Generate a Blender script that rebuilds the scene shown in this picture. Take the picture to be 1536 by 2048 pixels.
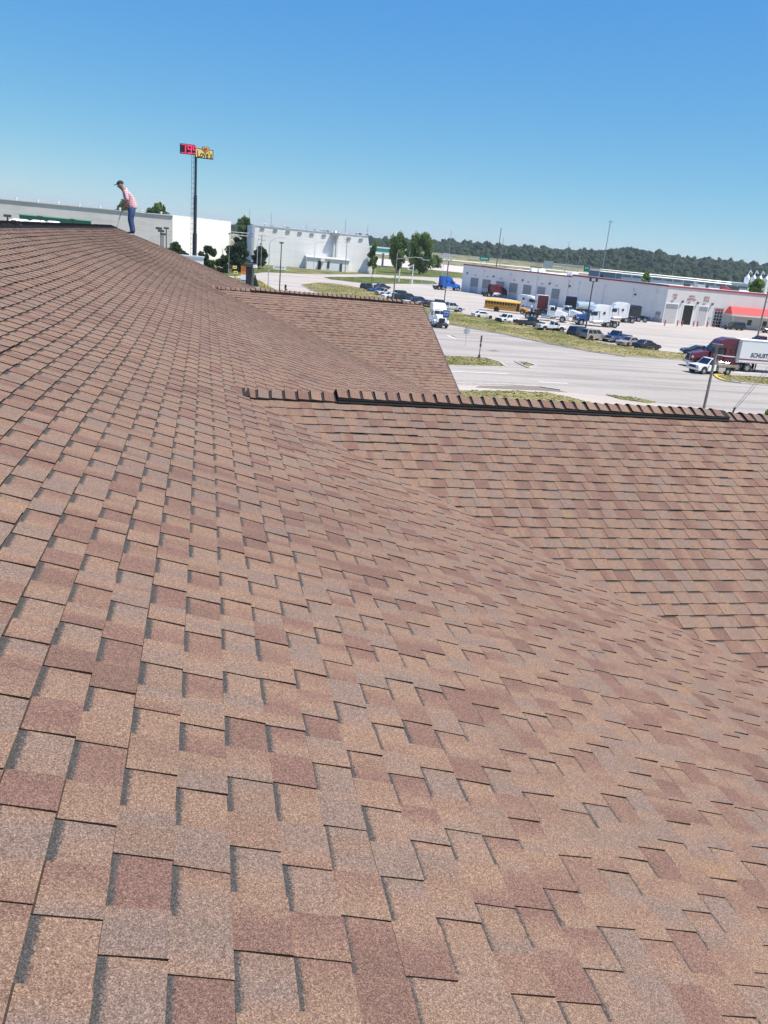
import bpy, bmesh, math, random
import numpy as np
from mathutils import Vector, Matrix
random.seed(7)
for o in list(bpy.data.objects): bpy.data.objects.remove(o)
scn = bpy.context.scene
COL = scn.collection
RAD = math.radians

# ------------------------------------------------------------------ camera
EYE = 11.5                     # eye height above the ground
FPX = 1581.0                   # focal length in pixels of the 1536 x 2048 photograph
PW, PH = 1536, 2048
def cam_axes(pitch, roll, yaw):
    f = np.array([0, math.cos(pitch), -math.sin(pitch)]); rt = np.array([1., 0, 0]); up = np.cross(rt, f)
    c, s = math.cos(roll), math.sin(roll)
    m = np.array([c*rt + s*up, -s*rt + c*up, f])
    cy, sy = math.cos(yaw), math.sin(yaw)
    return m @ np.array([[cy, sy, 0], [-sy, cy, 0], [0, 0, 1]]).T
CM = cam_axes(RAD(18.56), RAD(5.37), RAD(13.8))
cd = bpy.data.cameras.new('camera'); cam = bpy.data.objects.new('camera', cd); COL.objects.link(cam)
cd.sensor_fit = 'HORIZONTAL'; cd.sensor_width = 36; cd.lens = 36*FPX/PW; cd.clip_start = 0.05; cd.clip_end = 12000
mw = Matrix.Identity(4)
for i in range(3):
    mw[i][0] = CM[0][i]; mw[i][1] = CM[1][i]; mw[i][2] = -CM[2][i]
mw[2][3] = EYE
cam.matrix_world = mw
scn.camera = cam

# ------------------------------------------------------------------ sky, sun, exposure
SUN_AZ, SUN_EL = RAD(122), RAD(63)      # azimuth clockwise from +Y
w = bpy.data.worlds.new('World'); scn.world = w; w.use_nodes = True
nt = w.node_tree; bg = nt.nodes['Background']
sky = nt.nodes.new('ShaderNodeTexSky'); sky.sky_type = 'NISHITA'; sky.sun_disc = False
sky.sun_elevation = SUN_EL; sky.sun_rotation = SUN_AZ
sky.altitude = 200; sky.air_density = 0.7; sky.dust_density = 0.0; sky.ozone_density = 6.0
# the phone's colour rendering of a clear blue sky: one tone curve per channel over the whole sky
sv = nt.nodes.new('ShaderNodeSeparateColor'); cv = nt.nodes.new('ShaderNodeCombineColor'); nt.links.new(sky.outputs[0], sv.inputs[0])
for ch, (pw, am) in enumerate(((1.10, 1.33), (0.66, 1.08), (0.12, 0.86))):
    m0 = nt.nodes.new('ShaderNodeMath'); m0.operation = 'MULTIPLY'; m0.inputs[1].default_value = 0.0849; nt.links.new(sv.outputs[ch], m0.inputs[0])
    m1 = nt.nodes.new('ShaderNodeMath'); m1.operation = 'POWER'; m1.inputs[1].default_value = pw; nt.links.new(m0.outputs[0], m1.inputs[0])
    m2 = nt.nodes.new('ShaderNodeMath'); m2.operation = 'MULTIPLY'; m2.inputs[1].default_value = am*7.07; nt.links.new(m1.outputs[0], m2.inputs[0])
    nt.links.new(m2.outputs[0], cv.inputs[ch])
nt.links.new(cv.outputs[0], bg.inputs[0]); bg.inputs[1].default_value = 0.1
sd = bpy.data.lights.new('sun', 'SUN'); sd.energy = 4.9; sd.angle = RAD(0.53); sd.color = (1.0, 0.93, 0.83)
sun = bpy.data.objects.new('sun', sd); COL.objects.link(sun)
sdir = Vector((math.sin(SUN_AZ)*math.cos(SUN_EL), math.cos(SUN_AZ)*math.cos(SUN_EL), math.sin(SUN_EL)))
sun.rotation_euler = sdir.to_track_quat('Z', 'Y').to_euler(); sun.location = (0, 0, 80)
vs = scn.view_settings; vs.view_transform = 'Standard'; vs.look = 'None'; vs.gamma = 1; vs.use_curve_mapping = False
vs.exposure = 0.5

# ------------------------------------------------------------------ helpers
def ray(px, py):
    return CM.T @ np.array([(px-PW/2)/FPX, (PH/2-py)/FPX, 1.0])
def gp(px, py, z=0.0):
    d = ray(px, py); t = (z-EYE)/d[2]
    return Vector((d[0]*t, d[1]*t, z))
def at(px, py, dist):
    """point on the pixel's ray at a horizontal distance"""
    d = ray(px, py); t = dist/math.hypot(d[0], d[1])
    return Vector((d[0]*t, d[1]*t, EYE + d[2]*t))
def tag(o, label=None, cat=None, group=None, kind=None):
    if label: o['label'] = label
    if cat: o['category'] = cat
    if group: o['group'] = group
    if kind: o['kind'] = kind
    return o
def empty(name, loc=(0, 0, 0), az=0.0, sc=1.0):
    o = bpy.data.objects.new(name, None); COL.objects.link(o)
    o.location = loc; o.rotation_euler = (0, 0, -RAD(az)); o.scale = (sc, sc, sc); o.empty_display_size = 0.3
    return o

class MB:
    """mesh builder: collects primitives, builds ONE mesh object"""
    def __init__(s): s.v = []; s.f = []; s.m = []
    def add(s, vs_, fs_, mi=0):
        b = len(s.v); s.v += [tuple(p) for p in vs_]
        s.f += [tuple(b+i for i in f) for f in fs_]; s.m += [mi]*len(fs_); return s
    def box(s, c, sz, rz=0.0, mi=0, rx=0.0):
        x, y, z = sz[0]/2, sz[1]/2, sz[2]/2
        p = [Vector((a*x, b*y, d*z)) for d in (-1, 1) for a, b in ((-1, -1), (1, -1), (1, 1), (-1, 1))]
        M = Matrix.Translation(c) @ Matrix.Rotation(rz, 4, 'Z') @ Matrix.Rotation(rx, 4, 'X')
        return s.add([M @ q for q in p], [(3, 2, 1, 0), (4, 5, 6, 7), (0, 1, 5, 4), (1, 2, 6, 5), (2, 3, 7, 6), (3, 0, 4, 7)], mi)
    def cyl(s, p0, p1, r0, r1=None, n=10, mi=0, caps=True):
        if r1 is None: r1 = r0
        p0, p1 = Vector(p0), Vector(p1); d = (p1-p0).normalized()
        a = d.orthogonal().normalized(); b = d.cross(a)
        vs_ = []
        for p, r in ((p0, r0), (p1, r1)):
            for i in range(n):
                t = 2*math.pi*i/n; vs_.append(p + (a*math.cos(t) + b*math.sin(t))*r)
        fs_ = [(i, (i+1) % n, n+(i+1) % n, n+i) for i in range(n)]
        if caps: fs_ += [tuple(range(n-1, -1, -1)), tuple(range(n, 2*n))]
        return s.add(vs_, fs_, mi)
    def tube(s, pts, r, n=8, mi=0):
        for a, b in zip(pts[:-1], pts[1:]): s.cyl(a, b, r, r, n, mi)
        return s
    def prism(s, prof, hw, mi=0, axis='x', off=0.0):
        """side profile [(y,z)..] swept over x in +-hw (scalar or f(y,z))"""
        h = hw if callable(hw) else (lambda y, z: hw)
        n = len(prof)
        L = [(off-h(y, z), y, z) for y, z in prof]; R = [(off+h(y, z), y, z) for y, z in prof]
        fs_ = [tuple(range(n)), tuple(range(2*n-1, n-1, -1))] + [(i, n+i, n+(i+1) % n, (i+1) % n) for i in range(n)]
        return s.add(L+R, fs_, mi)
    def poly(s, pts, z0, z1, mi=0):
        """flat outline [(x,y)..] extruded z0..z1"""
        n = len(pts); a = sum(pts[i][0]*pts[(i+1) % n][1]-pts[(i+1) % n][0]*pts[i][1] for i in range(n))
        if a < 0: pts = pts[::-1]
        L = [(p[0], p[1], z0) for p in pts]; U = [(p[0], p[1], z1) for p in pts]
        return s.add(L+U, [tuple(range(n-1, -1, -1)), tuple(range(n, 2*n))] + [(i, (i+1) % n, n+(i+1) % n, n+i) for i in range(n)], mi)
    def quad(s, a, b, c, d, mi=0): return s.add([a, b, c, d], [(0, 1, 2, 3)], mi)
    def slab(s, a, b, c, d, t, mi=0):
        """quad with thickness t behind it"""
        a, b, c, d = map(Vector, (a, b, c, d)); n = (b-a).cross(d-a).normalized()*t
        return s.add([a, b, c, d, a-n, b-n, c-n, d-n], [(0, 1, 2, 3), (7, 6, 5, 4), (0, 4, 5, 1), (1, 5, 6, 2), (2, 6, 7, 3), (3, 7, 4, 0)], mi)
    def mesh(s, name, mats, bevel=0.0, smooth=False, fix=False):
        me = bpy.data.meshes.new(name); me.from_pydata(s.v, [], s.f)
        for m in (mats if isinstance(mats, (list, tuple)) else [mats]): me.materials.append(m)
        me.polygons.foreach_set('material_index', s.m)
        if bevel or fix:
            bm = bmesh.new(); bm.from_mesh(me)
            bmesh.ops.recalc_face_normals(bm, faces=bm.faces)
            if bevel:
                ed = [e for e in bm.edges if len(e.link_faces) == 2 and e.calc_face_angle(0) > 0.35]
                bmesh.ops.bevel(bm, geom=ed, offset=bevel, segments=2, profile=0.6, affect='EDGES', clamp_overlap=True)
            bm.to_mesh(me); bm.free()
        if smooth: me.polygons.foreach_set('use_smooth', [True]*len(me.polygons))
        me.update(); return me
    def build(s, name, mats, parent=None, bevel=0.0, smooth=False, fix=True):
        o = bpy.data.objects.new(name, s.mesh(name, mats, bevel, smooth, fix)); COL.objects.link(o)
        if parent: o.parent = parent
        return o
def link(name, me, parent=None, loc=(0, 0, 0)):
    o = bpy.data.objects.new(name, me); COL.objects.link(o); o.location = loc
    if parent: o.parent = parent
    return o
def copy_tree(o, parent=None):
    c = o.copy(); COL.objects.link(c); c.parent = parent
    for ch in [x for x in bpy.data.objects if x.parent == o]: copy_tree(ch, c)
    return c

# ------------------------------------------------------------------ materials
class NT:
    def __init__(s, name):
        s.m = bpy.data.materials.new(name); s.m.use_nodes = True; s.t = s.m.node_tree
        s.b = s.t.nodes['Principled BSDF']
    def n(s, typ, **kw):
        nd = s.t.nodes.new(typ)
        for k, v in kw.items():
            if k.startswith('i_'):
                k2 = k[2:]; nd.inputs[int(k2) if k2.isdigit() else k2.replace('_', ' ')].default_value = v
            else: setattr(nd, k, v)
        return nd
    def l(s, a, b): s.t.links.new(a, b)
    def ramp(s, src, stops, interp='LINEAR'):
        r = s.n('ShaderNodeValToRGB'); r.color_ramp.interpolation = interp
        e = r.color_ramp.elements
        while len(e) < len(stops): e.new(0.5)
        for el, (p, c) in zip(e, stops): el.position = p; el.color = (*c, 1)
        s.l(src, r.inputs[0]); return r.outputs[0]
    def mix(s, f, a, b, mode='MIX'):
        m = s.n('ShaderNodeMix'); m.data_type = 'RGBA'; m.blend_type = mode
        for src, i in ((f, 0), (a, 6), (b, 7)):
            if hasattr(src, 'is_output') or isinstance(src, bpy.types.NodeSocket): s.l(src, m.inputs[i])
            elif i == 0: m.inputs[0].default_value = src
            else: m.inputs[i].default_value = (*src, 1)
        return m.outputs[2]
    def math(s, op, a, b=None):
        m = s.n('ShaderNodeMath'); m.operation = op
        for i, x in enumerate((a, b)):
            if x is None: continue
            if isinstance(x, bpy.types.NodeSocket): s.l(x, m.inputs[i])
            else: m.inputs[i].default_value = x
        return m.outputs[0]
    def pos(s, obj=False):
        if obj: return s.n('ShaderNodeTexCoord').outputs['Object']
        return s.n('ShaderNodeNewGeometry').outputs['Position']
    def noise(s, vec, scale, detail=3, rough=0.5):
        t = s.n('ShaderNodeTexNoise', i_Scale=scale, i_Detail=detail, i_Roughness=rough); s.l(vec, t.inputs['Vector']); return t.outputs[0]
    def bump(s, h, strength, dist):
        b = s.n('ShaderNodeBump', i_Strength=strength, i_Distance=dist); s.l(h, b.inputs['Height']); s.l(b.outputs[0], s.b.inputs['Normal'])
    def scl(s, vec, v):
        m = s.n('ShaderNodeMapping'); m.inputs['Scale'].default_value = v; s.l(vec, m.inputs[0]); return m.outputs[0]
MATS = {}
def mat(name, col, rough=0.6, metal=0.0, var=0.12, scale=6.0, coat=0.0, spec=0.5, bump=0.0, emit=None):
    """plain procedural surface: base colour broken up by noise"""
    if name in MATS: return MATS[name]
    t = NT(name); p = t.pos(True); f = t.noise(p, scale, 4, 0.6)
    lo = tuple(c*(1-var) for c in col); hi = tuple(min(1, c*(1+var)) for c in col)
    t.l(t.ramp(f, [(0.3, lo), (0.7, hi)]), t.b.inputs['Base Color'])
    r = t.math('ADD', t.math('MULTIPLY', f, 0.16), rough-0.08); t.l(r, t.b.inputs['Roughness'])
    t.b.inputs['Metallic'].default_value = metal; t.b.inputs['Coat Weight'].default_value = coat
    t.b.inputs['Coat Roughness'].default_value = 0.06; t.b.inputs['Specular IOR Level'].default_value = spec
    if bump: t.bump(f, 0.5, bump)
    if emit: t.b.inputs['Emission Color'].default_value = (*emit[0], 1); t.b.inputs['Emission Strength'].default_value = emit[1]
    MATS[name] = t.m; return t.m
def paint(name, col): return mat('paint_'+name, col, 0.38, 0.0, 0.05, 3.0, 0.6)

# asphalt shingle: granules, colour drops along each course, dark shadow band, black asphalt edge that also paints shade under the butts
def shingle_material():
    t = NT('asphalt_shingle')
    a = t.n('ShaderNodeAttribute', attribute_name='tint')
    sp = t.n('ShaderNodeSeparateColor'); t.l(a.outputs['Color'], sp.inputs[0])
    cb = t.n('ShaderNodeCombineXYZ'); t.l(t.math('MULTIPLY', sp.outputs[0], 3.4), cb.inputs[0]); t.l(t.math('MULTIPLY', sp.outputs[1], 73.0), cb.inputs[1])
    nz = t.noise(cb.outputs[0], 1.0, 0.6)
    p = t.pos()
    pal = t.ramp(nz, [(0.24, (0.155, 0.095, 0.072)), (0.37, (0.175, 0.103, 0.081)), (0.44, (0.199, 0.125, 0.091)), (0.50, (0.225, 0.146, 0.102)),
                      (0.56, (0.211, 0.143, 0.108)), (0.63, (0.187, 0.135, 0.109)), (0.72, (0.198, 0.131, 0.095)), (0.80, (0.236, 0.152, 0.096))])
    v = t.n('ShaderNodeTexVoronoi', i_Scale=430.0); t.l(p, v.inputs['Vector'])
    gs = t.n('ShaderNodeSeparateColor'); t.l(v.outputs['Color'], gs.inputs[0])
    g = t.ramp(gs.outputs[0], [(0.0, (0.48, 0.46, 0.44)), (0.30, (0.84, 0.82, 0.80)), (0.72, (1.08, 1.08, 1.08)), (1.0, (1.75, 1.75, 1.7))])
    c1 = t.mix(1.0, pal, g, 'MULTIPLY')
    g2 = t.noise(p, 120.0, 2); c1 = t.mix(1.0, c1, t.ramp(g2, [(0.25, (0.80,)*3), (0.75, (1.2,)*3)]), 'MULTIPLY')
    big = t.noise(p, 0.5, 3); c1 = t.mix(1.0, c1, t.ramp(big, [(0.3, (0.92, 0.92, 0.93)), (0.7, (1.07, 1.06, 1.04))]), 'MULTIPLY')
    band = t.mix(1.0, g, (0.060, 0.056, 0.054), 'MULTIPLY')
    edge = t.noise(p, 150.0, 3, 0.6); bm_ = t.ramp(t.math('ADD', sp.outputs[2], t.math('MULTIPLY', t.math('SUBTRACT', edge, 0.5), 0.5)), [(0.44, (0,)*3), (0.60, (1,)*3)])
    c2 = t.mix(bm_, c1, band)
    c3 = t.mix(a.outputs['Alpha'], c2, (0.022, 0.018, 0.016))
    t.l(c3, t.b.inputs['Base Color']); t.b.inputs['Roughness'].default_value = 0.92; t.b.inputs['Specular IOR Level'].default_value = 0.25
    t.bump(t.math('ADD', v.outputs['Distance'], t.math('MULTIPLY', g2, 0.3)), 0.55, 0.0016)
    return t.m
M_SH = shingle_material()
def concrete_material(name, col, joint, dark=0.75, streak=(0.02, 0.25, 1)):
    t = NT(name); p = t.pos()
    n1 = t.noise(p, 0.05, 5, 0.6); n2 = t.noise(t.scl(p, streak), 1.0, 4, 0.6); n3 = t.noise(p, 3.0, 4, 0.7)
    c = t.ramp(n1, [(0.3, tuple(x*0.86 for x in col)), (0.7, col)])
    c = t.mix(1.0, c, t.ramp(n2, [(0.36, (dark,)*3), (0.52, (1,)*3)]), 'MULTIPLY')
    c = t.mix(1.0, c, t.ramp(n3, [(0.25, (0.86, 0.86, 0.85)), (0.6, (1.03,)*3)]), 'MULTIPLY')
    if joint:
        b = t.n('ShaderNodeTexBrick', i_Scale=1.0, i_Mortar_Size=joint, i_Brick_Width=4.6, i_Row_Height=3.8, i_Color1=(1, 1, 1, 1), i_Color2=(0.95, 0.95, 0.95, 1), i_Mortar=(0.68, 0.67, 0.65, 1))
        b.offset = 0.0
        rt = t.n('ShaderNodeMapping'); rt.inputs['Rotation'].default_value = (0, 0, RAD(17)); t.l(p, rt.inputs[0]); t.l(rt.outputs[0], b.inputs['Vector'])
        c = t.mix(1.0, c, b.outputs[0], 'MULTIPLY')
    t.l(c, t.b.inputs['Base Color']); t.b.inputs['Roughness'].default_value = 0.9; t.b.inputs['Specular IOR Level'].default_value = 0.2
    t.bump(n3, 0.3, 0.02); return t.m
def grass_material(name, green, dry, bal=0.5):
    t = NT(name); p = t.pos()
    n1 = t.noise(p, 0.12, 4, 0.6); n2 = t.noise(p, 1.1, 5, 0.75); n3 = t.noise(p, 6.0, 3, 0.7)
    f = t.math('ADD', t.math('MULTIPLY', n1, 0.55), t.math('MULTIPLY', n2, 0.45))
    c = t.ramp(f, [(bal-0.14, tuple(x*0.7 for x in green)), (bal-0.03, green), (bal+0.05, tuple((a+b)/2 for a, b in zip(green, dry))), (bal+0.14, dry)])
    c = t.mix(1.0, c, t.ramp(n3, [(0.25, (0.6,)*3), (0.7, (1.25,)*3)]), 'MULTIPLY')
    t.l(c, t.b.inputs['Base Color']); t.b.inputs['Roughness'].default_value = 0.95; t.b.inputs['Specular IOR Level'].default_value = 0.1
    t.bump(t.math('ADD', n2, n3), 0.9, 0.18); return t.m
def leaf_material(name, col, var=0.45):
    """leaf colour varies from clump to clump through the 'shade' attribute"""
    t = NT(name); a = t.n('ShaderNodeAttribute', attribute_name='shade')
    c = t.ramp(a.outputs['Fac'], [(0.0, tuple(x*(1-var) for x in col)), (1.0, tuple(x*(1+var) for x in col))])
    t.l(c, t.b.inputs['Base Color']); t.b.inputs['Roughness'].default_value = 0.75; t.b.inputs['Specular IOR Level'].default_value = 0.2
    tr = t.n('ShaderNodeBsdfTranslucent'); t.l(t.mix(1.0, c, (1.5, 1.7, 0.9), 'MULTIPLY'), tr.inputs[0]); mx_ = t.n('ShaderNodeMixShader'); mx_.inputs[0].default_value = 0.5
    t.l(t.b.outputs[0], mx_.inputs[1]); t.l(tr.outputs[0], mx_.inputs[2]); t.l(mx_.outputs[0], t.t.nodes['Material Output'].inputs[0])
    return t.m
# ================================================================== the shingled building we stand on
TM, TG, HE = 0.346, 0.400, 1.423            # slope of the main roof, of the cross gables, eye above the roof
XR, XE = -3.41, 5.9                         # ridge and eave of the main roof
Y0, YEND = -4.0, 33.7
EXPO = 0.1378                                # course exposure
def zmain(x): return EYE - HE - TM*x
ZR = zmain(XR); ZEAVE = zmain(XE)
GN = dict(y=8.31, x0=0.39, x1=10.2)         # near cross gable: ridge position, start on the main roof, end
GF = dict(y=23.6, x0=0.30, x1=6.34)         # far cross gable
for g in (GN, GF): g['z'] = zmain(g['x0'])
def sag(x, y):
    """the deck is not flat: it dips a little between the trusses"""
    d = 0.034*math.sin(0.40*y + 0.20*x + 0.9) + 0.006*math.sin(1.3*y - 0.6*x) + 0.0025*math.sin(3.1*y + 1.7*x)
    k = min(1.0, max(0.0, (x-XR)/1.5)); return d*k*min(1, max(0.25, y/6))
bldg = empty('shingled_building', (1.2, 14, 0)); bldg_inv = Matrix.Translation((-1.2, -14, 0))
tag(bldg, 'building under the large brown asphalt shingle roof filling the foreground', 'building')
OFF = Vector((1.2, 14, 0))
def loc(v): return (v[0]-OFF.x, v[1]-OFF.y, v[2])

class Plane:
    """roof slope: u along the courses, s down the slope, n outward"""
    def __init__(s, o, u, sd, wob): s.o = Vector(o); s.u = Vector(u).normalized(); s.s = Vector(sd).normalized(); s.n = s.u.cross(s.s); s.wob = wob; s.n = s.n if s.n.z > 0 else -s.n
    def p(s, u, d, n):
        q = s.o + s.u*u + s.s*d + s.n*n
        if s.wob: q.z += sag(q.x, q.y)
        return q
PM = Plane((XR, 0, ZR), (0, 1, 0), (1, 0, -TM), True); PM.k = 1.0
PN = Plane((0, GN['y'], GN['z']), (1, 0, 0), (0, -1, -TG), False); PN.k = .62
PF = Plane((0, GF['y'], GF['z']), (1, 0, 0), (0, -1, -TG), False); PF.k = .62

def project(p):
    d = CM @ np.array([p[0], p[1], p[2]-EYE])
    if d[2] < 0.2: return None
    return (PW/2 + FPX*d[0]/d[2], PH/2 - FPX*d[1]/d[2])

def strip(pl, i, u0, u1, rng, ph):
    """one laminated shingle: base sheet with shadow bands, teeth on top. returns verts, faces, tints"""
    V, F, T = [], [], []
    sb = ph + i*EXPO + rng.uniform(-.0022, .0022); st = ph + (i-1)*EXPO
    sl = rng.uniform(-.002, .002)
    lift = rng.uniform(0, .002) + (rng.random() < .16)*rng.uniform(.002, .008)
    def face(pts, us, seed, band, edge):
        b = len(V); V.extend(pl.p(*q) for q in pts); F.append(tuple(range(b, b+len(pts))))
        bb = band if isinstance(band, tuple) else (band,)*len(us); T.extend((u, seed, w_, edge) for u, w_ in zip(us, bb))
    nseg = max(2, 2*round((u1-u0)/.285)); ws = [rng.uniform(.110, .155) if q % 2 else rng.uniform(.130, .178) for q in range(nseg)]; kk = (u1-u0)/sum(ws)
    x = u0; tooth = False
    for wd in ws:
        e = min(u1, x+wd*kk)
        seed = rng.random(); k = lambda u: sl*(u-u0)
        a, c = x, e
        if tooth:
            nb, nt_ = .0175*pl.k+lift, .0045*pl.k; a -= .002; c += .002
            j1, j2 = rng.uniform(-.004, .004), rng.uniform(-.004, .004); e1, e2 = rng.uniform(-.002, .003), rng.uniform(-.002, .003); ab, cb_ = a+j1, c+j2
            A, B = (ab, sb+k(a)+rng.uniform(-.001, .001), nb+e1*pl.k), (cb_, sb+k(c)+rng.uniform(-.001, .001), nb+e2*pl.k); C, D = (c, st-.035, nt_), (a, st-.035, nt_)
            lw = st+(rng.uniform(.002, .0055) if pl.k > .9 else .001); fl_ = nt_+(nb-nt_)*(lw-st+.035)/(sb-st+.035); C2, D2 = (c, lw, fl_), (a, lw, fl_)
            face([A, B, C2, D2], [a, c, c, a], seed, 0, 0); face([D2, C2, C, D], [a, c, c, a], seed, 0, .85)  # second face: asphalt line with the overhang's shade put into its colour
            face([(ab, A[1], -.004), (cb_, B[1], -.004), B, A], [a, c, c, a], seed, 0, 1)
            face([(a, st-.035, -.004), (ab, A[1], -.004), A, D2, D], [a]*5, seed, 0, 1)
            face([(cb_, B[1], -.004), (c, st-.035, -.004), C, C2, B], [c]*5, seed, 0, 1)
        else:
            nb, nt_ = .0120*pl.k+lift, .0008; bw = rng.uniform(.026, .033)*(1 if pl.k > .9 else .75)
            f = lambda s_: nt_ + (nb-nt_)*(s_-(st-.035))/(sb-st+.035)
            m0 = st+bw
            face([(a, sb+k(a), nb), (c, sb+k(c), nb), (c, m0, f(m0)), (a, m0, f(m0))], [a, c, c, a], seed, 0, 0)
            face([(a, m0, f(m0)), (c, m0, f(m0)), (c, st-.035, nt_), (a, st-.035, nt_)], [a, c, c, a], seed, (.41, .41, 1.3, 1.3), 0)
            face([(a, sb+k(a), -.004), (c, sb+k(c), -.004), (c, sb+k(c), nb), (a, sb+k(a), nb)], [a, c, c, a], seed, 0, 1)
        x = e; tooth = not tooth
    return V, F, T
def tinted(name, V, F, T):
    me = bpy.data.meshes.new(name); me.from_pydata([loc(v) for v in V], [], F); me.materials.append(M_SH)
    at_ = me.attributes.new('tint', 'FLOAT_COLOR', 'CORNER'); at_.data.foreach_set('color', np.array(T, np.float32).ravel())
    me.update(); return me

def gable_z(g, y): return g['z'] - TG*abs(y-g['y'])
def hidden_main(x, y):
    z = zmain(x)
    for g in (GN, GF):
        if x < g['x1'] and gable_z(g, y) > z + .06: return True
    return False
STR = .86          # visible length of one strip shingle
strips = []      # (screen area, plane key, V, F, T)
rng = random.Random(11)
def add_strip(key, pl, i, u0, u1, ph):
    V, F, T = strip(pl, i, u0, u1, rng, ph)
    if not V: return
    cs = [project(pl.p(u, ph+(i-k)*EXPO, 0)) for u in (u0, u1) for k in (0, 1)]; area = 0
    if all(cs):
        cx = sum(c[0] for c in cs)/4; cy = sum(c[1] for c in cs)/4
        if -80 < cx < PW+80 and -50 < cy < PH+80:
            a, b, c, d = cs[0], cs[1], cs[3], cs[2]; q = (a, b, c, d)
            area = abs(sum(q[j][0]*q[(j+1) % 4][1]-q[(j+1) % 4][0]*q[j][1] for j in range(4)))/2
            if cy > PH-10 or cx < 5 or cx > PW-5: area *= .35
    strips.append((area, key, V, F, T))
sq = math.sqrt(1+TM*TM)
q0 = ray(327, 2000); tt = -HE/(q0[2]+TM*q0[0]); PH_M = ((q0[0]*tt-XR)*sq) % EXPO
nM = int(((XE-XR)*sq-PH_M)/EXPO)+1
for i in range(0, nM+1):
    u = Y0 - rng.uniform(0, .9)
    xm = XR + (PH_M+(i-.5)*EXPO)/sq
    if xm < XR-.02: continue
    while u < YEND:
        e = min(u+STR, YEND); um = (u+e)/2
        if not (hidden_main(xm, u) and hidden_main(xm, e)): add_strip('main', PM, i, u, e, PH_M)
        u += STR
sg = math.sqrt(1+TG*TG)
for key, pl, g in (('near', PN, GN), ('far', PF, GF)):
    run = (g['z']-ZEAVE)/TG; nG = int(run*sg/EXPO)
    for i in range(1, nG+1):
        drop = i*EXPO*TG/sg
        uv = g['x0'] + drop/TM - .35              # where the main roof takes over
        u = uv - rng.uniform(0, .6)
        while u < g['x1']:
            e = min(u+STR, g['x1'])
            add_strip(key, pl, i, u, e, 0.02)
            u += STR
strips.sort(key=lambda s: -s[0])

# roof decks (parts), with the shingles as their sub-parts
M_TRIM = mat('dark_drip_edge', (0.06, 0.05, 0.045), 0.5)
M_WALLB = mat('beige_stucco', (0.52, 0.45, 0.36), 0.85)
decks = {}
def deck(name, quads):
    m = MB()
    for q in quads: m.slab(*[loc(v) for v in q], 0.14)
    return m.build(name, M_TRIM, bldg, fix=False)
def grid_deck(name):
    m = MB(); xs = np.linspace(XR, XE, 12); ys = np.linspace(Y0, YEND, 60); V = []
    for y in ys:
        for x in xs: V.append(loc((x, y, zmain(x)-.006+sag(x, y))))
    n = len(xs)
    m.add(V, [(j*n+i, j*n+i+1, (j+1)*n+i+1, (j+1)*n+i) for j in range(len(ys)-1) for i in range(n-1)])
    V2 = [(a, b, c-.16) for a, b, c in V]
    m.add(V2, [(j*n+i, (j+1)*n+i, (j+1)*n+i+1, j*n+i+1) for j in range(len(ys)-1) for i in range(n-1)])
    for side in ([j*n for j in range(len(ys))], [j*n+n-1 for j in range(len(ys))], list(range(n)), [(len(ys)-1)*n+i for i in range(n)]):
        for a, b in zip(side[:-1], side[1:]): m.quad(V[a], V[b], V2[b], V2[a])
    return m.build(name, M_TRIM, bldg, fix=False)
decks['main'] = grid_deck('main_roof_slope')
def gable_deck(name, g):
    run = (g['z']-ZEAVE)/TG; y, z, x0, x1 = g['y'], g['z'], g['x0']-.3, g['x1']
    return deck(name, [((x0, y, z-.006), (x0+run*TG/TM+.3, y-run, z-.006-TG*run), (x1, y-run, z-.006-TG*run), (x1, y, z-.006))])
decks['near'] = gable_deck('near_gable_slope', GN); decks['far'] = gable_deck('far_gable_slope', GF)
# slopes that face away, same shingles as one sheet each
t = NT('shingle_sheet'); p = t.pos(True)
b = t.n('ShaderNodeTexBrick', i_Scale=1.0, i_Mortar_Size=.006, i_Brick_Width=.3, i_Row_Height=EXPO, i_Color1=(.25, .165, .12, 1), i_Color2=(.19, .125, .1, 1), i_Mortar=(.03, .025, .02, 1))
t.l(p, b.inputs[0]); t.l(t.mix(1.0, b.outputs[0], t.ramp(t.noise(p, 200, 2), [(.2, (.6,)*3), (.8, (1.4,)*3)]), 'MULTIPLY'), t.b.inputs['Base Color']); t.b.inputs['Roughness'].default_value = .92
M_SHEET = t.m
for nm, q in (('back_roof_slope', ((XR, YEND, ZR-.006), (2*XR-XE, YEND, ZEAVE), (2*XR-XE, Y0, ZEAVE), (XR, Y0, ZR-.006))),
              ('near_gable_back_slope', ((GN['x0']-.3, GN['y'], GN['z']-.008), (GN['x1'], GN['y'], GN['z']-.008), (GN['x1'], GN['y']+4.6, GN['z']-1.85), (GN['x0']+5, GN['y']+4.6, GN['z']-1.85))),
              ('far_gable_back_slope', ((GF['x0']-.3, GF['y'], GF['z']-.008), (GF['x1'], GF['y'], GF['z']-.008), (GF['x1'], GF['y']+4.6, GF['z']-1.85), (GF['x0']+5, GF['y']+4.6, GF['z']-1.85)))):
    m = MB(); m.slab(*[loc(v) for v in q], .12); m.build(nm, M_SHEET, bldg, fix=False)
rest = {k: ([], [], []) for k in decks}
for j, (area, key, V, F, T) in enumerate(strips):
    if j < 300 and area > 0:
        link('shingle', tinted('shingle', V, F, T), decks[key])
    else:
        RV, RF, RT = rest[key]; b0 = len(RV); RV.extend(V); RF.extend(tuple(b0+i for i in f) for f in F); RT.extend(T)
for k, (V, F, T) in rest.items():
    if V: tag(link('shingle_field', tinted('shingle_field', V, F, T), decks[k]), kind='stuff')

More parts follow.
